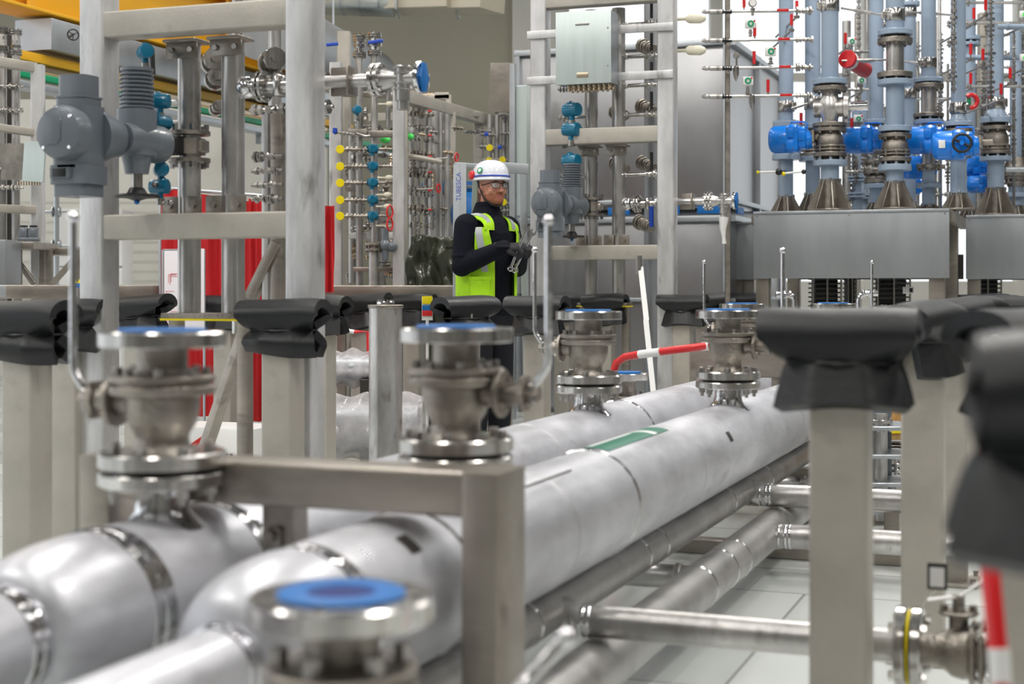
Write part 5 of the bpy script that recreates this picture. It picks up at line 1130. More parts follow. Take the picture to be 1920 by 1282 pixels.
riser('blue-grey riser close right of the spool riser', Oc, 1705, 1.1, [('p', 12, 240, 24), ('f', 5, 12, 38), ('c', 15, 32, 26, 0), ('c', 167, 184, 27, 0), ('p', 240, 380, 24), ('n', 378, 403, 48)], ZC)
riser('blue-grey riser with short steel body above the right blue actuators', Oc, 1741, .55, [('p', -30, 148, 27), ('c', 109, 128, 29, 0), ('f', 147, 155, 55), ('x', 155, 159, 48), ('g', 158, 166, 56), ('s', 166, 214, 28), ('g', 213, 220, 56), ('x', 220, 226, 50), ('f', 225, 233, 56), ('s', 233, 320, 24), ('g', 308, 316, 44), ('f', 345, 352, 44), ('p', 320, 384, 24), ('n', 382, 399, 50)], ZC)
riser('blue-grey riser under the actuator with the black handwheel', Oc, 1797, .35, [('c', 193, 213, 30, 1), ('p', -30, 213, 27), ('k', 212, 230, 34), ('f', 229, 237, 55), ('x', 237, 243, 50), ('g', 242, 250, 54), ('v', 250, 300, 44), ('p', 300, 362, 30), ('n', 360, 397, 60)], ZC)
riser('blue-grey riser at right with cone above its valve', O2c, 1867, .2, [('p', -30, 186, 29), ('c', 184, 205, 32, 1), ('k', 205, 222, 46), ('f', 221, 231, 58), ('x', 231, 238, 50), ('g', 237, 244, 58), ('v', 243, 285, 48), ('g', 283, 289, 56), ('x', 288, 295, 52), ('f', 294, 302, 58), ('p', 302, 354, 31), ('n', 352, 404, 76)], ZT2+.006)
riser('blue-grey riser near the right edge, behind small fittings', O2c, 1905, 1.0, [('p', 60, 330, 22), ('v', 295, 350, 44), ('g', 324, 331, 50), ('f', 362, 370, 50), ('p', 350, 385, 28), ('n', 384, 408, 50)], ZT2+.006)
riser('blue-grey riser standing behind the flow of red levers at right', O2c, 1818, .9, [('p', -30, 330, 22), ('f', 70, 76, 40), ('x', 76, 80, 36), ('f', 80, 86, 40), ('p', 330, 390, 22), ('n', 388, 408, 44)], ZT2+.006)
# blue actuators
def blue_act(wheel=False):
    t = thing('blue_actuator', '', 'valve actuator', (0, 0, 0))
    m = M(); m.lathe([(.0, -.165), (.07, -.163), (.092, -.15), (.104, -.12), (.104, -.01), (.09, .0), (.05, .01)], (0, 0, 0), (1, 0, 0), 32); m.build('motor_housing', 'blue', t)
    m = M(); m.box((.02, 0, .0), (.09, .19, .205), .02); m.box((.085, 0, .005), (.07, .15, .165), .018); m.build('gear_housing', 'blue', t)
    m = M(); m.lathe([(.07, 0), (.074, .01), (.06, .04), (.055, .045)], (.115, 0, -.01), (1, 0, 0), 24); m.build('drive_neck', 'blue', t)
    for k, (x, zz) in enumerate(((.0, .04), (.0, -.05), (.085, .02))):
        m = M(); m.box((x+.005, -.10 if x < .05 else -.078, zz), (.055, .012, .07), .004); m.build('cover_plate', 'blue', t)
    boltset('cover_bolt', 'polish', t, (.005, -.107, 0), (0, 1, 0), .075, 6, .005, .006)
    m = M(); m.tube([(.0, -.02, .10), (.0, -.02, .125), (.10, -.02, .125), (.12, -.02, .115), (.12, -.02, .07)], .006, 8); m.build('lifting_bar', 'blue', t)
    m = M(); m.bar((.165, 0, -.03), (.165, 0, .06), .025, .10, .004); m.bar((.16, 0, .01), (.25, 0, .01), .04, .04, .004, (0, 0, 1)); m.build('mounting_bracket', 'cast', t)
    if wheel:
        m = M(); m.tube([(.05+.062*math.cos(a*PI/12), -.15, .0+.062*math.sin(a*PI/12)) for a in range(24)], .010, 10, True); m.bar((-.008, -.15, .03), (.108, -.15, -.03), .02, .022, .004, (0, 1, 0)); m.build('handwheel', 'black', t)
        m = M(); m.cyl((.05, -.1, 0), (.05, -.165, 0), .016, n=16); m.build('wheel_hub', 'blue', t)
        m = M(); m.box((-.09, -.108, .0), (.045, .004, .055), .001); m.build('type_label', 'white', t)
    return t
BA = blue_act(); BW = blue_act(True)
def pb_(u, v, O, d): s = s_at(O, u, d); P = loc2(O, s, d); return Vector((P.x, P.y, Z(v, P.y)))
put(BA, pb_(1484, 261, Oc, .12), 'large blue actuator, leftmost of the blue ones', TH, 'blue motor actuators')
put(BA, pb_(1622, 262, Oc, .5), 'blue actuator between the tee riser and the spool riser', TH, 'blue motor actuators')
put(BA, pb_(1740, 262, Oc, .45), 'blue actuator right of the spool riser, upper one', TH, 'blue motor actuators')
put(BA, pb_(1722, 314, Oc, .8), 'blue actuator right of the spool riser, lower one', TH+.5, 'blue motor actuators', .85)
BW.location = pb_(1793, 272, Oc, -.02); BW['label'] = 'blue actuator with black handwheel facing the viewer'; BW['group'] = 'blue motor actuators'; BW.rotation_euler = (0, 0, TH)
put(BA, pb_(1824, 312, O2c, .55), 'blue actuator low behind the handwheel actuator', TH+.3, 'blue motor actuators', .8)
put(BA, pb_(1840, 345, O2c, .45), 'lowest blue actuator, left of the riser with cone', TH, 'blue motor actuators', .7)
put(BA, pb_(1716, 350, Oc, 1.3), 'small far blue actuator between two bases with gussets', TH, 'blue motor actuators', .6)
# brace bars between the clamps
for i, (a, b_, D_) in enumerate((((1577, 15), (1660, 29), 11.0), ((1700, 22), (1782, 28), 11.6), ((1578, 114), (1662, 112), 11.2), ((1695, 115), (1728, 120), 11.3), ((1484, 203), (1514, 194), 11.5), ((1640, 114), (1600, 117), 11.3))):
    m = M(); m.cyl(W(*a, D_), W(*b_, D_), .008, n=10); m.cyl(W(a[0]*.7+b_[0]*.3, a[1]*.7+b_[1]*.3, D_), W(a[0]*.3+b_[0]*.7, a[1]*.3+b_[1]*.7, D_), .013, n=12); o = m.build('stay_rod', 'riser')
    tag(o, ['thin steel stay rod at the top, from tee riser to spool riser', 'thin steel stay rod at the top, right of the spool riser', 'steel stay rod right of the red round cap', 'short steel stay rod right of the spool', 'curved steel stay joining the two leftmost risers', 'short stay rod behind the red round cap'][i], 'stay rod')
# red round cap on drum
P = pb_(1592, 112, Oc, .3); q = thing('capped_pipe_end', 'bright red round cap on a horizontal white pipe end', 'pipe cap', P, TH-.15)
m = M(); m.lathe([(.0, 0), (.064, 0), (.068, .006), (.068, .03)], (0, -.06, 0), (.08, 1, -.1), 32); m.build('cap', 'red', q)
m = M(); m.lathe([(.066, 0), (.066, .05)], (.002, -.03, -.003), (.08, 1, -.1), 32); m.build('white_band', 'white', q)
m = M(); m.lathe([(.06, 0), (.06, .3)], (.006, .02, -.01), (.08, 1, -.1), 32); m.build('pipe_end', 'red', q)
# small tubing runs at left of the risers
tp = thing('tubing_stand', 'thin dark upright carrying four horizontal tubes left of the risers', 'stand', (0, 0, 0), 0)
P = G(1364, 10.8); m = M(); m.prism(rrect(.035, .035, .004), (P.x, P.y, 0), (P.x, P.y, 3.4)); m.build('upright', 'cast', tp)
for i, v in enumerate((22, 76, 128, 181)):
    q = thing('tubing_run', ['topmost', 'second', 'third', 'lowest'][i]+' horizontal steel tube with small valves left of the risers', 'tubing', W(1318, v, 10.7), 0, 'horizontal tubing runs left of the risers')
    O_ = q.location; g = lambda u, dv=0, dD=0: W(u, v+dv, 10.7+dD)-O_
    m = M(); m.cyl(g(1320), g(1520, -2), .011, n=12); m.lathe([(.008, 0), (.016, .02), (.016, .04), (.012, .05)], g(1316), (1, 0, 0), 12); m.lathe([(.018, 0), (.018, .09)], g(1330), (1, 0, 0), 12); m.build('tube', 'riser', q)
    m = M(); fit_chain(m, g(1490, -2), g(1524, -2), .026, i, .03, .012); m.build('end_valve', 'bolt', q)
    m = M(); fit_chain(m, g(1352, 0), g(1372, 0), .022, i+9, .025, .012); m.build('clamp', 'black', q)
    m = M(); m.box(g(1468+i*2, -3, -.02), (.085, .012, .018), .003); m.build('red_lever', 'red', q)
    ug = (1407, 1445, 1445, 1402)[i]; vg = (45, 97, 97, 152)[i]-v
    if i != 2:
        m = M(); m.box(g(ug, vg-(0 if i else 0)), (.075, .03, .06), .004); gb = m.build('gauge_box', 'white', q)
        m = M(); m.disc(g(ug, vg)+Vector((0, -.018, 0)), (0, 1, 0), .024, .005, 20, hole=.012); m.build('green_dial', 'green', gb)
        m = M(); m.box(g(ug, vg)+Vector((.026, -.018, .02)), (.012, .005, .012), .001); m.build('red_mark', 'red', gb)
        m = M(); fit_chain(m, g(ug, vg+10), g(ug, 0 if vg+10 < 0 else vg+24), .018, i+4, .02, .01); m.build('gauge_stem', 'bolt', q)
    uu = (1395, 1415, 1414, 1440)[i]
    m = M(); m.cyl(g(uu, -8), g(uu, -32), .012, n=10); m.build('red_lever', 'red', q); m = M(); m.cyl(g(uu, 0), g(uu, -10), .006, n=8); m.build('lever_stem', 'bolt', q)
    if i in (2, 3):
        m = M(); m.lathe([(.012, .04), (.022, .03), (.022, -.02), (.012, -.05), (.004, -.07)], g(1380 if i == 2 else 1410, 6), (0, 0, 1), 12); m.build('drip_leg', 'bolt', q)
    if i == 2: m = M(); m.disc(g(1381, -24), (0, 1, 0), .024, .012, 20); m.cyl(g(1381, -24), g(1381, 0), .007, n=8); m.build('pressure_gauge', 'bolt', q)
q = thing('pressure_gauge', 'small round gauge at the top, left of the red levers', 'gauge', W(1411, 6, 10.7), 0)
m = M(); m.disc((0, 0, 0), (0, 1, 0), .030, .02, 24); m.build('case', 'bolt', q); m = M(); m.disc((0, -.012, 0), (0, 1, 0), .023, .003, 24); m.build('dial', 'white', q); m = M(); fit_chain(m, (0, 0, -.03), (0, 0, -.09), .016, 2, .02, .008); m.build('stem', 'bolt', q)
RK = thing('tubing_rack', 'thicket of thin steel tubes and small fittings around the blue-grey risers', 'tubing rack', (0, 0, 0), 0)
for i, (u, v0, v1, D_, r) in enumerate(((1788, -20, 175, 10.9, .024), (1858, -20, 190, 11.3, .03), (1901, 60, 330, 12.2, .022), (1600, 230, 380, 12.9, .03), (1845, 100, 300, 12.9, .024), (1764, 60, 230, 12.9, .024), (1880, 180, 330, 12.8, .022), (1918, -20, 300, 12.8, .03), (1610, -20, 200, 12.9, .026), (1740, 300, 390, 12.9, .03))):
    m = M(); fit_chain(m, W(u, v1, D_), W(u, v0, D_), r, 60+i, .05, .009); m.cyl(W(u, 420 if i > 1 else -160, D_+.05), W(u, v0+60, D_+.05), .012, n=8)
    m.build('fitting_column', 'flange' if i % 2 else 'bolt', RK)
for i, (u0, u1, v, D_, mt_) in enumerate(((1790, 1925, 5, 12.0, 'riser'), (1790, 1925, 43, 12.0, 'riser'), (1870, 1925, 50, 11.6, 'ppaint'), (1800, 1925, 108, 12.3, 'ppaint'), (1795, 1925, 162, 12.1, 'riser'), (1885, 1925, 318, 11.9, 'galv'), (1590, 1640, 97, 12.3, 'riser'), (1590, 1640, 168, 12.6, 'riser'), (1800, 1850, 197, 11.9, 'riser'), (1720, 1790, 185, 12.5, 'polish'), (1585, 1640, 322, 12.4, 'riser'))):
    m = M(); r = .022 if mt_ in ('ppaint', 'galv') else .012; m.cyl(W(u0, v, D_), W(u1, v, D_), r, n=12); fit_chain(m, W(u0+8, v, D_), W(u0+30, v, D_), .026, 80+i, .03, .01)
    m.build('cross_tube', mt_, RK)
levers = [(1494, 15, 1), (1484, 40, 1), (1585, 75, 1), (1826, 28, 1), (1820, 95, 1), (1820, 150, 1), (1877, 170, 1), (1894, 140, 1), (1843, 105, 1), (1848, 12, 1), (1502, 225, 0), (1597, 235, 0)]
me = None
for i, (u, v, vert) in enumerate(levers):
    q = thing('red_lever', '', 'lever', W(u, v, 11.4), 0, 'small red valve levers at right'); q['label'] = 'small red sleeved valve lever among the blue-grey risers'
    if me is None:
        m = M(); m.bar((0, 0, -.03), (0, 0, .055), .024, .008, .003); me = m.mesh('grip', 'red'); m = M(); m.cyl((0, 0, -.06), (0, 0, -.03), .006, n=8); m.lathe([(.02, -.08), (.024, -.06)], n=6); m.cyl((0, 0, -.07), (0, .9, -.07), .008, n=8); me2 = m.mesh('stem', 'bolt')
    for n_, mm in (('grip', me), ('stem', me2)): o = bpy.data.objects.new(n_, mm); COL.objects.link(o); o.parent = q
for i, (u, v) in enumerate(((1597, 77), (1615, 150), (1609, 222), (1920, 27), (1921, 108))):
    q = thing('gauge_box', ['white gauge box with green dial above the red cap', 'white gauge box with green dial below the red cap', 'white gauge box with green dial above the middle blue actuator', 'gauge box with bright green edge in the upper right corner', 'gauge box with bright green edge at the right edge'][i], 'gauge', W(u, v, 11.9), 0)
    m = M(); m.box((0, 0, 0), (.07, .03, .055), .004); m.build('case', 'white', q); m = M(); m.disc((0, -.018, -.004), (0, 1, 0), .02, .004, 20, hole=.010); m.build('green_dial', 'green' if i < 3 else 'lime', q)
    m = M(); m.box((.026, -.018, .018), (.012, .005, .012), .001); m.build('red_mark', 'red', q); m = M(); fit_chain(m, (0, 0, -.03), (0, 0, -.10), .016, i, .02, .008); m.cyl((0, 0, -.09), (0, 1.0, -.09), .009, n=8); m.build('stem', 'bolt', q)
q = bpy.data.objects.new('hose_ring', None); COL.objects.link(q); q.parent = RK; q.location = W(1821, 190, 11.3)
m = M(); m.tube([(.045*math.cos(a), 0, .05*math.sin(a)) for a in [(-.75+1.5*k/12)*PI/1.0 for k in range(13)]], .017, 12); m.build('ring', 'red', q); m = M(); m.box((-.012, .02, 0), (.03, .02, .06)); m.build('core', 'green', q); m = M(); m.cyl((0, .03, 0), (0, .5, 0), .03, n=16); m.build('stub', 'white', q)
q = thing('gas_strut', 'thin rod with brass ends crossing low before the leftmost riser', 'rod', (0, 0, 0), 0)
m = M(); m.cyl(W(1424, 323, 11.1), W(1456, 322, 11.1), .008, n=10); m.cyl(W(1470, 325, 11.1), W(1502, 322, 11.1), .008, n=10); m.build('rod', 'white', q); m = M(); m.ball(W(1421, 323, 11.1), .012); m.ball(W(1469, 326, 11.1), .016); m.build('brass_end', 'yellow', q); m = M(); m.ball(W(1460, 322, 11.1), .026); m.ball(W(1507, 322, 11.1), .018); m.cyl(W(1460, 322, 11.1), W(1474, 322, 11.9), .01, n=8); m.build('pivot', 'black', q)
rnd = random.Random(21)
for k in range(26):   # rear layer of thin painted and steel risers
    u = 1590+k*13.2+rnd.uniform(-4, 4); D_ = rnd.uniform(12.9, 14.2); v0 = rnd.choice([-20, -20, 40, 120, 200]); v1 = 420
    m = M(); r = rnd.choice([.012, .016, .03, .04]); mt_ = rnd.choice(['ppaint', 'riser', 'riser', 'galv']) if r > .02 else 'riser'
    m.cyl(W(u, v1, D_), W(u, v0, D_), r, n=14)
    if r > .02:
        for q in range(3): v = rnd.uniform(max(v0, 20), 380); hflange(m, W(u, v, D_), (0, 0, 1), r*1.9, .016, .012, 20, 6)
    m.build('rear_tube', mt_, RK)
    v = rnd.uniform(max(v0, 0)+10, 330); m = M(); fit_chain(m, W(u, v+50, D_-.06), W(u, v, D_-.06), .028, 200+k, .045, .01); m.build('fitting_column', rnd.choice(['flange', 'bolt', 'brass', 'cast']), RK)
for k in range(22):
    u = rnd.uniform(1585, 1890); v = rnd.uniform(10, 385); D_ = rnd.uniform(12.3, 13.8); L = rnd.uniform(25, 80)
    m = M(); m.cyl(W(u, v, D_), W(u+L, v+rnd.uniform(-2, 2), D_), .01, n=8); fit_chain(m, W(u+4, v, D_), W(u+L*.6, v, D_), rnd.uniform(.02, .034), 300+k, .045, .008); m.build('cross_tube', rnd.choice(['flange', 'bolt', 'riser', 'cast']), RK)
# yellowish lighter columns behind risers
for i, (u, D_, w_) in enumerate(((1608, 13.6, .05), (1845, 13.6, .1), (1750, 13.8, .06))):
    m = M(); P = G(u, D_); m.prism(rrect(w_, w_, .01), (P.x, P.y, 0), (P.x, P.y, 3.6)); o = m.build('support_column', 'post'); tag(o, ['slim steel column behind the red round cap', 'steel column behind the riser with cone', 'slim steel column behind the short steel body'][i], 'column')
# machinery low behind the right posts
q = thing('wooden_crate', 'pale wooden packing box seen between the right-hand posts', 'wooden crate', G(1672, 8.3), .2)
m = M(); m.box((0, 0, .10), (.5, .4, .2), .01); m.box((0, 0, .30), (.55, .45, .04), .01); m.box((.05, .05, .41), (.4, .3, .18), .01); m.build('box', 'wood', q); m = M(); m.box((0, -.23, .325), (.4, .02, .015)); m.build('yellow_strap', 'yellow', q)
for i, (u, v, D_) in enumerate(((1652, 795, 7.0), (1680, 875, 7.4), (1672, 945, 6.8))):
    q = thing('flange_joint', ['upper small flange joint between the right-hand posts', 'middle small flange joint above the wooden box', 'lower small flange joint between the right-hand posts'][i], 'flange', W(u, v, D_), 0)
    m = M(); hflange(m, (0, 0, 0), (0, 0, 1), .055, .018, .01); m.build('flange_pair', 'flange', q); z_ = W(u, v, D_).z; m = M(); m.cyl((0, 0, -z_+.01), (0, 0, .05), .03, n=16); m.build('pipe', 'riser', q)
q = thing('machine_base', 'grey steel machine base low between the right-hand posts', 'machine base', G(1668, 6.9), 0)
for k in range(4):
    m = M(); m.box((0, .15, .06+k*.13), (.24, .3, .02)); m.build('shelf', 'galv', q)
m = M(); m.box((-.02, .3, .28), (.2, .05, .5)); m.build('back_panel', 'greypaint', q)
q = thing('wooden_crate', 'wooden pallet box with yellow strap seen under the front pipe', 'wooden crate', G(1400, 9.3), 0)
m = M(); m.box((0, 0, .12), (.6, .4, .24), .01); m.build('box', 'wood', q); m = M(); m.box((-.08, -.21, .20), (.14, .02, .03)); m.build('yellow_strap', 'yellow', q); m = M(); m.box((-.22, -.21, .12), (.12, .02, .05)); m.build('red_strap', 'red', q)
q = thing('steel_bench', 'low steel beam structure behind the second valve of the front pipe', 'bench', G(1390, 7.6), TH)
m = M(); m.bar((-.25, 0, .72), (.25, 0, .72), .12, .14, .006, (0, 0, 1)); m.build('beam', 'frame', q)
for x in (-.2, .2): m = M(); m.prism(rrect(.08, .08, .006), (x, .0, 0), (x, .0, .66)); m.build('leg', 'frame', q)
q = thing('hanging_strap', 'white webbing strap slanting down right of the bent barrier', 'strap', (0, 0, 0), 0)
m = M(); m.bar(W(1201, 500, 9.8), W(1212, 600, 9.6), .035, .006, .002, (0, 1, 0)); m.bar(W(1211, 600, 9.6), W(1225, 735, 9.4), .035, .006, .002, (0, 1, 0)); m.bar(W(1225, 735, 9.4), G(1228, 9.4), .035, .006, .002, (0, 1, 0)); m.build('strap', 'white', q); m = M(); m.lathe([(.02, 0), (.02, .12)], W(1198, 485, 9.8)-Vector((0, 0, .1)), (0, 0, 1), 6); m.build('buckle', 'bolt', q)
# ------------------------------------------------------------------ the worker
TB = math.radians(50); PP = G(914, 9.3)
def remesh(m, name, mats, parent, voxel=.006, smooth=6, pick=None):
    me = bpy.data.meshes.new(name+'_raw'); me.from_pydata(m.v, [], m.f); me.update()
    o = bpy.data.objects.new(name+'_raw', me); COL.objects.link(o)
    r = o.modifiers.new('r', 'REMESH'); r.mode = 'VOXEL'; r.voxel_size = voxel; r.use_smooth_shade = True
    s = o.modifiers.new('s', 'SMOOTH'); s.factor = .5; s.iterations = smooth
    dg = bpy.context.evaluated_depsgraph_get(); ev = o.evaluated_get(dg); out = bpy.data.meshes.new_from_object(ev)
    bpy.data.objects.remove(o, do_unlink=True); bpy.data.meshes.remove(me)
    out.name = name; out.materials.clear()
    for k in mats: out.materials.append(MT[k])
    out.polygons.foreach_set('use_smooth', [True]*len(out.polygons))
    if pick:
        for p in out.polygons: p.material_index = pick(p.center)
    b = bpy.data.objects.new(name, out); COL.objects.link(b)
    if parent is not None: b.parent = parent
    return b
def limb(m, pts, rs, n=18):
    P = [Vector(p) for p in pts]; Q = []; R = []
    for i in range(len(P)-1):
        for k in range(6): a = k/6; Q.append(P[i].lerp(P[i+1], a)); R.append(rs[i]*(1-a)+rs[i+1]*a)
    Q.append(P[-1]); R.append(rs[-1]); m.tube(Q, R, n)
    for p, r in zip(P, rs): m.ball(p, r*1.0, n, 12)
def loft(m, secs, n=32):
    vs = []; fs = []
    for (cx, cy, cz, rx, ry) in secs:
        for k in range(n):
            a = 2*PI*k/n; c, s = math.cos(a), math.sin(a); q = .86
            vs.append((cx+rx*math.copysign(abs(c)**q, c), cy+ry*math.copysign(abs(s)**q, s), cz))
    for i in range(len(secs)-1):
        for k in range(n): fs.append((i*n+k, i*n+(k+1) % n, (i+1)*n+(k+1) % n, (i+1)*n+k))
    fs += [tuple(range(n-1, -1, -1)), tuple(range((len(secs)-1)*n, len(secs)*n))]; m.add(vs, fs)
HY = math.radians(-14); HC = Vector((0, -.035, 0))
def hr(p): # head turn
    p = Vector(p); q = Matrix.Rotation(HY, 3, 'Z') @ Vector((p.x, p.y, 0)); return Vector((q.x+HC.x, q.y+HC.y, p.z))
SH = 1.48
RA_ = [(-.195, .0, SH), (-.25, -.01, 1.235), (-.145, -.255, 1.345)]
LA_ = [(.195, .0, SH), (.25, -.03, 1.235), (.045, -.235, 1.335)]
m = M()
def hb(c, r, e): # head ball
    k = M(); k.ball((0, 0, 0), r, 24, 16, e); m.add([hr(Vector(c)+Vector(v)) for v in k.v], k.f)
hb((0, .012, 1.745), .1, (.76, .97, 1.08)); hb((0, -.018, 1.675), .1, (.64, .74, .72)); hb((0, -.066, 1.642), .03, (1.1, .9, .9))
hb((-.036, -.058, 1.70), .03, (1, .8, .9)); hb((.036, -.058, 1.70), .03, (1, .8, .9)); hb((0, -.078, 1.756), .03, (1.7, .5, .4))
hb((0, -.092, 1.725), .012, (.8, .9, 2.4)); hb((0, -.108, 1.700), .0155, (1.05, 1, .85)); hb((-.013, -.098, 1.697), .009, (1, 1, .8)); hb((.013, -.098, 1.697), .009, (1, 1, .8))
hb((0, -.083, 1.667), .012, (1.9, .7, .55)); hb((0, -.083, 1.657), .012, (1.6, .7, .6)); hb((0, -.083, 1.681), .014, (1.6, .5, .7))
for s in (-1, 1): hb((s*.079, .012, 1.712), .02, (.45, .8, 1.7)); hb((s*.03, -.07, 1.735), .014, (1.1, .4, .8))
limb(m, [(0, .01, 1.70), (0, .015, 1.52)], [.055, .062])
loft(m, [(0, 0, .93, .15, .10), (0, 0, 1.1, .145, .10), (0, 0, 1.3, .16, .105), (0, .0, 1.45, .17, .09), (0, .01, 1.53, .09, .07)])
for A in (RA_, LA_): limb(m, A, [.052, .042, .030])
LG = {}
for s in (-1, 1):
    LG[s] = [(s*.095, 0, .95), (s*.105, -.02, .50), (s*.115, .01, .09)]; limb(m, LG[s], [.088, .055, .042]); limb(m, [(s*.115, .03, .05), (s*.125, -.14, .04)], [.035, .032])
def headpick(c):
    c = Matrix.Rotation(-HY, 3, 'Z') @ Vector((c.x-HC.x, c.y-HC.y, 0)) + Vector((0, 0, c.z))
    if c.z > 1.60 and c.y > .028 and abs(c.x) < .074: return 1
    if abs(c.x) < .021 and 1.654 < c.z < 1.671 and c.y < -.06: return 3
    if 1.6 < c.z < 1.692 and c.y < .0 and not (abs(c.x) > .03 and c.z > 1.682) : return 2
    return 0
per = remesh(m, 'person', ['skin', 'hair', 'stubble', 'lips'], None, .0045, 4, headpick)
per.location = PP; per.rotation_euler = (0, 0, TB)
tag(per, 'worker in white helmet, dark jacket and yellow-green vest, looking right while holding wrenches', 'person')
# clothing
TS = [(.93, .178, .128), (1.05, .176, .128), (1.2, .182, .132), (1.35, .20, .138), (1.44, .205, .13), (1.50, .17, .11), (1.55, .105, .085)]
m = M(); loft(m, [(0, .005, z, a, b_) for z, a, b_ in TS]+[(0, .005, 1.60, .078, .078), (0, -.01, 1.635, .074, .078)])
for A in (RA_, LA_): limb(m, A, [.078, .066, .047])
rnd = random.Random(5)
for A in (RA_, LA_):   # sleeve folds
    for k in range(9):
        a = k/8; p = Vector(A[0]).lerp(Vector(A[1]), a*2) if a < .5 else Vector(A[1]).lerp(Vector(A[2]), a*2-1)
        m.ball(p+Vector((rnd.uniform(-.012, .012), rnd.uniform(-.012, .012), 0)), .070-.020*a, 14, 10, (1.04, 1.04, .35))
remesh(m, 'jacket', ['jacket'], per, .006, 3)
m = M()
for s in (-1, 1): limb(m, LG[s], [.108, .078, .068])
loft(m, [(0, 0, .86, .165, .12), (0, 0, .97, .17, .12)]); remesh(m, 'trousers', ['trouser'], per, .008, 4)
for s in (-1, 1):
    m = M(); limb(m, [(s*.115, .045, .055), (s*.122, -.06, .05), (s*.13, -.17, .042)], [.052, .048, .040]); limb(m, [(s*.115, .02, .06), (s*.115, .012, .18)], [.055, .058]); m.box((s*.122, -.06, .012), (.09, .30, .024), .03); remesh(m, 'boot', ['boot'], per, .006, 3)
def tsec(z):
    for (z0, a0, b0), (z1, a1, b1) in zip(TS, TS[1:]):
        if z <= z1: q = max(0, (z-z0)/(z1-z0)); return a0+(a1-a0)*q, b0+(b1-b0)*q
    return TS[-1][1:]
def tp(a, z, off):   # angle from the front, positive to the wearer's right
    rx, ry = tsec(z); rx += off; ry += off; c, s = math.cos(-PI/2-a), math.sin(-PI/2-a); q = .86
    return Vector((rx*math.copysign(abs(c)**q, c), .005+ry*math.copysign(abs(s)**q, s), z))
m = M(); R_ = math.radians
m.grid(60, 14, lambda u, v: tp(R_(24)+R_(312)*u, .96+.33*v, .022+.010*math.sin(u*40)*(1-v)), .006)
for a0, a1 in ((24, 62), (298, 336), (128, 232)): m.grid(12, 12, lambda u, v: tp(R_(a0)+R_(a1-a0)*u+(R_(10)*v if a0 == 24 else (-R_(10)*v if a0 == 298 else 0)), 1.28+.19*v, .020), .006)
def strap(sx, x0, x1, lift, mt='hivis'):
    def f(u, v):
        x = x0+(x1-x0)*u; a = -PI*.5+PI*v; return Vector((sx*x, .005+.125*math.sin(a)*(.97), 1.455+(.112-.42*max(0, x-.07))*math.cos(a)**.7+lift))
    return f
for sx in (-1, 1): m.grid(6, 22, strap(sx, .075, .165, .0), .006)
vest = m.build('safety_vest', 'hivis', per, ang=70)
m = M()
for a0, a1, sg in ((38, 52, 1), (308, 322, -1)): m.grid(5, 12, lambda u, v: tp(R_(a0)+R_(a1-a0)*u+sg*R_(10)*v, 1.20+.27*v, .029), .003)
for sx in (-1, 1): m.grid(5, 22, strap(sx, .10, .135, .007), .003)
m.build('reflective_tape', 'reflect', vest, ang=70)
m = M(); m.grid(8, 6, lambda u, v: tp(R_(36)+R_(40)*u, 1.03+.12*v, .036), .006); m.grid(8, 3, lambda u, v: tp(R_(34)+R_(44)*u, 1.15+.02*v, .040), .006); m.build('pocket', 'hivis', vest)
# gloves with fingers
def hand(m, wr, d, pn, sg, curl=.95):
    wr = Vector(wr); d = Vector(d).normalized(); pn = Vector(pn); pn = (pn-d*pn.dot(d)).normalized(); w_ = d.cross(pn).normalized()*sg
    pc_ = wr+d*.045
    for k in range(4): limb(m, [wr+w_*(-.024+.016*k)*.7, wr+d*.085+w_*(-.031+.0205*k)], [.019, .0145], 10)
    L = (.036, .042, .040, .031)
    for k in range(4):
        p = wr+d*.088+w_*(-.031+.0205*k); an = .25; pts = [p]; 
        for j in range(3):
            an += curl*(.75 if j == 0 else 1.0)+.05*k; p = p+(d*math.cos(an)+pn*math.sin(an))*L[k]*(1-.18*j); pts.append(p)
        limb(m, pts, [.0125, .0118, .0108, .0095], 10)
    b0 = wr+d*.02-w_*.022; limb(m, [b0, b0-w_*.022+d*.028+pn*.018, b0-w_*.016+d*.055+pn*.036, b0-w_*.002+d*.070+pn*.044], [.017, .014, .0125, .011], 10)
    m.tube([wr-d*.055, wr-d*.02, wr], [.037, .035, .030], 14)
m = M(); hand(m, RA_[2], (.45, -.80, .05), (.45, .1, -.9), 1); remesh(m, 'glove', ['glove'], per, .0035, 2)
m = M(); hand(m, LA_[2], (-.45, -.80, .25), (-.3, .1, -.9), -1); remesh(m, 'glove', ['glove'], per, .0035, 2)
# face details
k = M(); 
for s in (-1, 1): k.ball((s*.031, -.0745, 1.733), .0115, 14, 10)
m = M(); m.add([hr(v) for v in k.v], k.f); eyes = m.build('eyes', 'eye', per)
k = M()
for s in (-1, 1): k.ball((s*.031-.003, -.0835, 1.733), .0048, 10, 8)
m = M(); m.add([hr(v) for v in k.v], k.f); m.build('pupils', 'black', eyes)
k = M()
for s in (-1, 1): k.tube([(s*.016, -.091, 1.752), (s*.030, -.092, 1.757), (s*.047, -.080, 1.752)], .0035, 8)
m = M(); m.add([hr(v) for v in k.v], k.f); m.build('eyebrows', 'hair', per)
k = M()
for s in (-1, 1):
    k.tube([(s*.010, -.104, 1.744), (s*.035, -.101, 1.752), (s*.064, -.082, 1.748), (s*.074, -.06, 1.742), (s*.078, .01, 1.735)], .0032, 8)
    k.tube([(s*.010, -.104, 1.740), (s*.014, -.106, 1.722), (s*.035, -.103, 1.714), (s*.058, -.088, 1.720), (s*.066, -.078, 1.744)], .0018, 8)
k.tube([(-.010, -.104, 1.744), (.010, -.104, 1.744)], .003, 8)
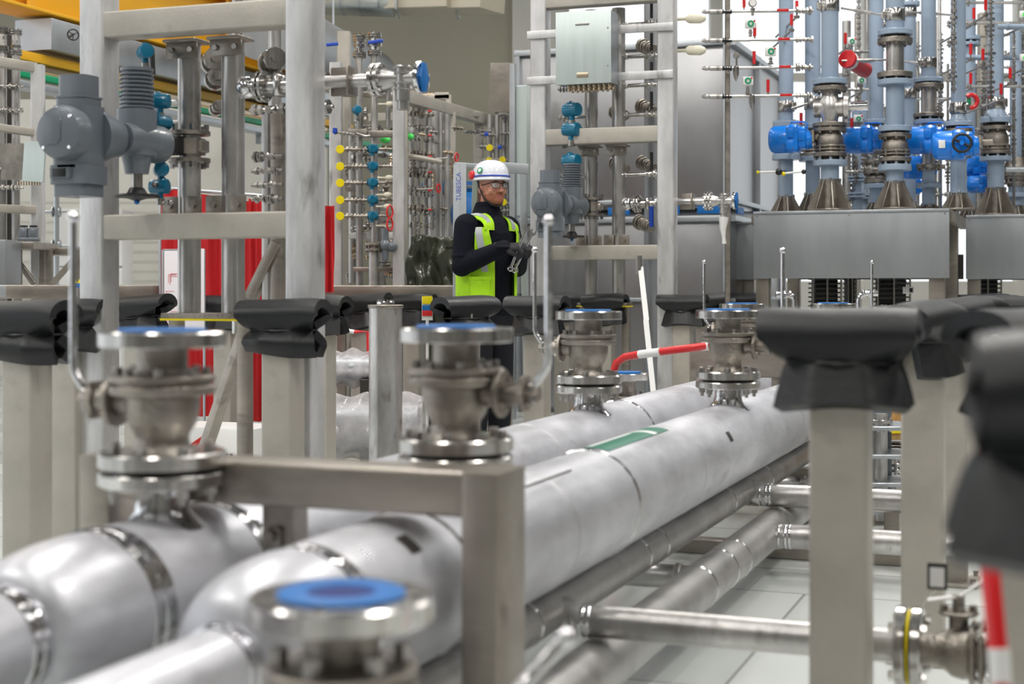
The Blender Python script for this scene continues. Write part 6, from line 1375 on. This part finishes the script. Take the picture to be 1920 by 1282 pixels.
m = M(); m.add([hr(v) for v in k.v], k.f); gl = m.build('safety_glasses', 'black', per)
k = M()
for s in (-1, 1): k.grid(7, 5, lambda u, v: Vector((s*(.012+.053*u), -.105+.026*u*u, 1.716+.033*v)))
m = M(); m.add([hr(v) for v in k.v], k.f); m.build('lenses', 'lens', gl)
# helmet
k = M(); k.lathe([(.116, 0), (.124, .004), (.120, .014), (.115, .022), (.114, .045), (.108, .075), (.090, .103), (.060, .122), (.030, .130), (0, .132)], (0, .012, 1.765), (0, 0, 1), 44, (.92, 1.12))
k.grid(14, 5, lambda u, v: Vector(((.108+.012*v)*.92*math.sin((u-.5)*2.0), .012-(.122+.032*v)*math.cos((u-.5)*2.0)*1.06, 1.772-.006*v)), .004)
for x in (-.03, 0, .03): k.tube([(x, .012-.115, 1.80), (x, -.075, 1.855), (x*.9, .0, 1.892), (x, .09, 1.865)], .0045, 8)
m = M(); m.add([hr(Vector((0, -.0, 0))+v if isinstance(v, Vector) else Vector(v)) for v in k.v], k.f); hl = m.build('helmet', 'helmet', per, ang=60)
k = M(); k.tube([(.118*.93*math.cos(a*PI/20), .012+.118*1.13*math.sin(a*PI/20), 1.792) for a in range(40)], .0045, 8, True)
m = M(); m.add([hr(v) for v in k.v], k.f); m.build('helmet_band', 'bluelever', hl)
k = M(); k.disc((-.105, -.02, 1.825), (-1, -.25, .35), .021, .004, 24); m = M(); m.add([hr(v) for v in k.v], k.f); m.build('green_sticker', 'green', hl)
k = M(); k.disc((-.107, -.022, 1.826), (-1, -.25, .35), .012, .004, 24); m = M(); m.add([hr(v) for v in k.v], k.f); m.build('sticker_centre', 'white', hl)
k = M(); k.ball((-.108, .06, 1.80), .026, 16, 12, (.7, 1, 1.1)); m = M(); m.add([hr(v) for v in k.v], k.f); m.build('red_knob', 'red', hl)
k = M()
for s in (-1, 1): k.tube([(s*.090, .03, 1.77), (s*.084, .00, 1.70), (s*.070, -.02, 1.65), (s*.035, -.055, 1.612), (0, -.062, 1.606)], .0055, 8)
m = M(); m.add([hr(v) for v in k.v], k.f); m.build('chin_strap', 'black', hl)
# wrenches in the gloved hands
def wrench(a, b_, label):
    q = thing('wrench', label, 'wrench', a, 0, None); a = Vector(a); b_ = Vector(b_); L = (b_-a).length
    m = M(); m.bar((0, 0, 0), b_-a, .017, .007, .003, (0, 1, 0)); m.build('shaft', 'polish', q)
    m = M(); d = (b_-a).normalized(); x, y, z = frame_of((0, 1, 0), d)
    m.disc((0, 0, 0), (0, 1, 0), .018, .010, 20, hole=.009); m.build('ring_end', 'polish', q)
    m = M(); m.prism([(-.012, -.012), (.012, -.012), (.020, .008), (.016, .026), (.008, .022), (.009, .008), (-.009, .008), (-.008, .022), (-.016, .026), (-.020, .008)], b_-a-Vector((0, .005, 0)), b_-a+Vector((0, .005, 0)), d); m.build('open_jaw', 'polish', q)
def bw_(p): return PP+Matrix.Rotation(TB, 3, 'Z') @ Vector(p)
hR = bw_(Vector(RA_[2])+Vector((.45, -.80, -.28)).normalized()*.092); hL = bw_(Vector(LA_[2])+Vector((-.42, -.80, -.05)).normalized()*.088)
wrench(hR+Vector((-.045, 0, -.10)), hR+Vector((.05, .0, .14)), 'steel wrench pointing up from the nearer gloved hand')
wrench(hL+Vector((-.075, -.015, -.12)), hL+Vector((.035, -.015, .10)), 'darker steel wrench held across by the farther gloved hand')
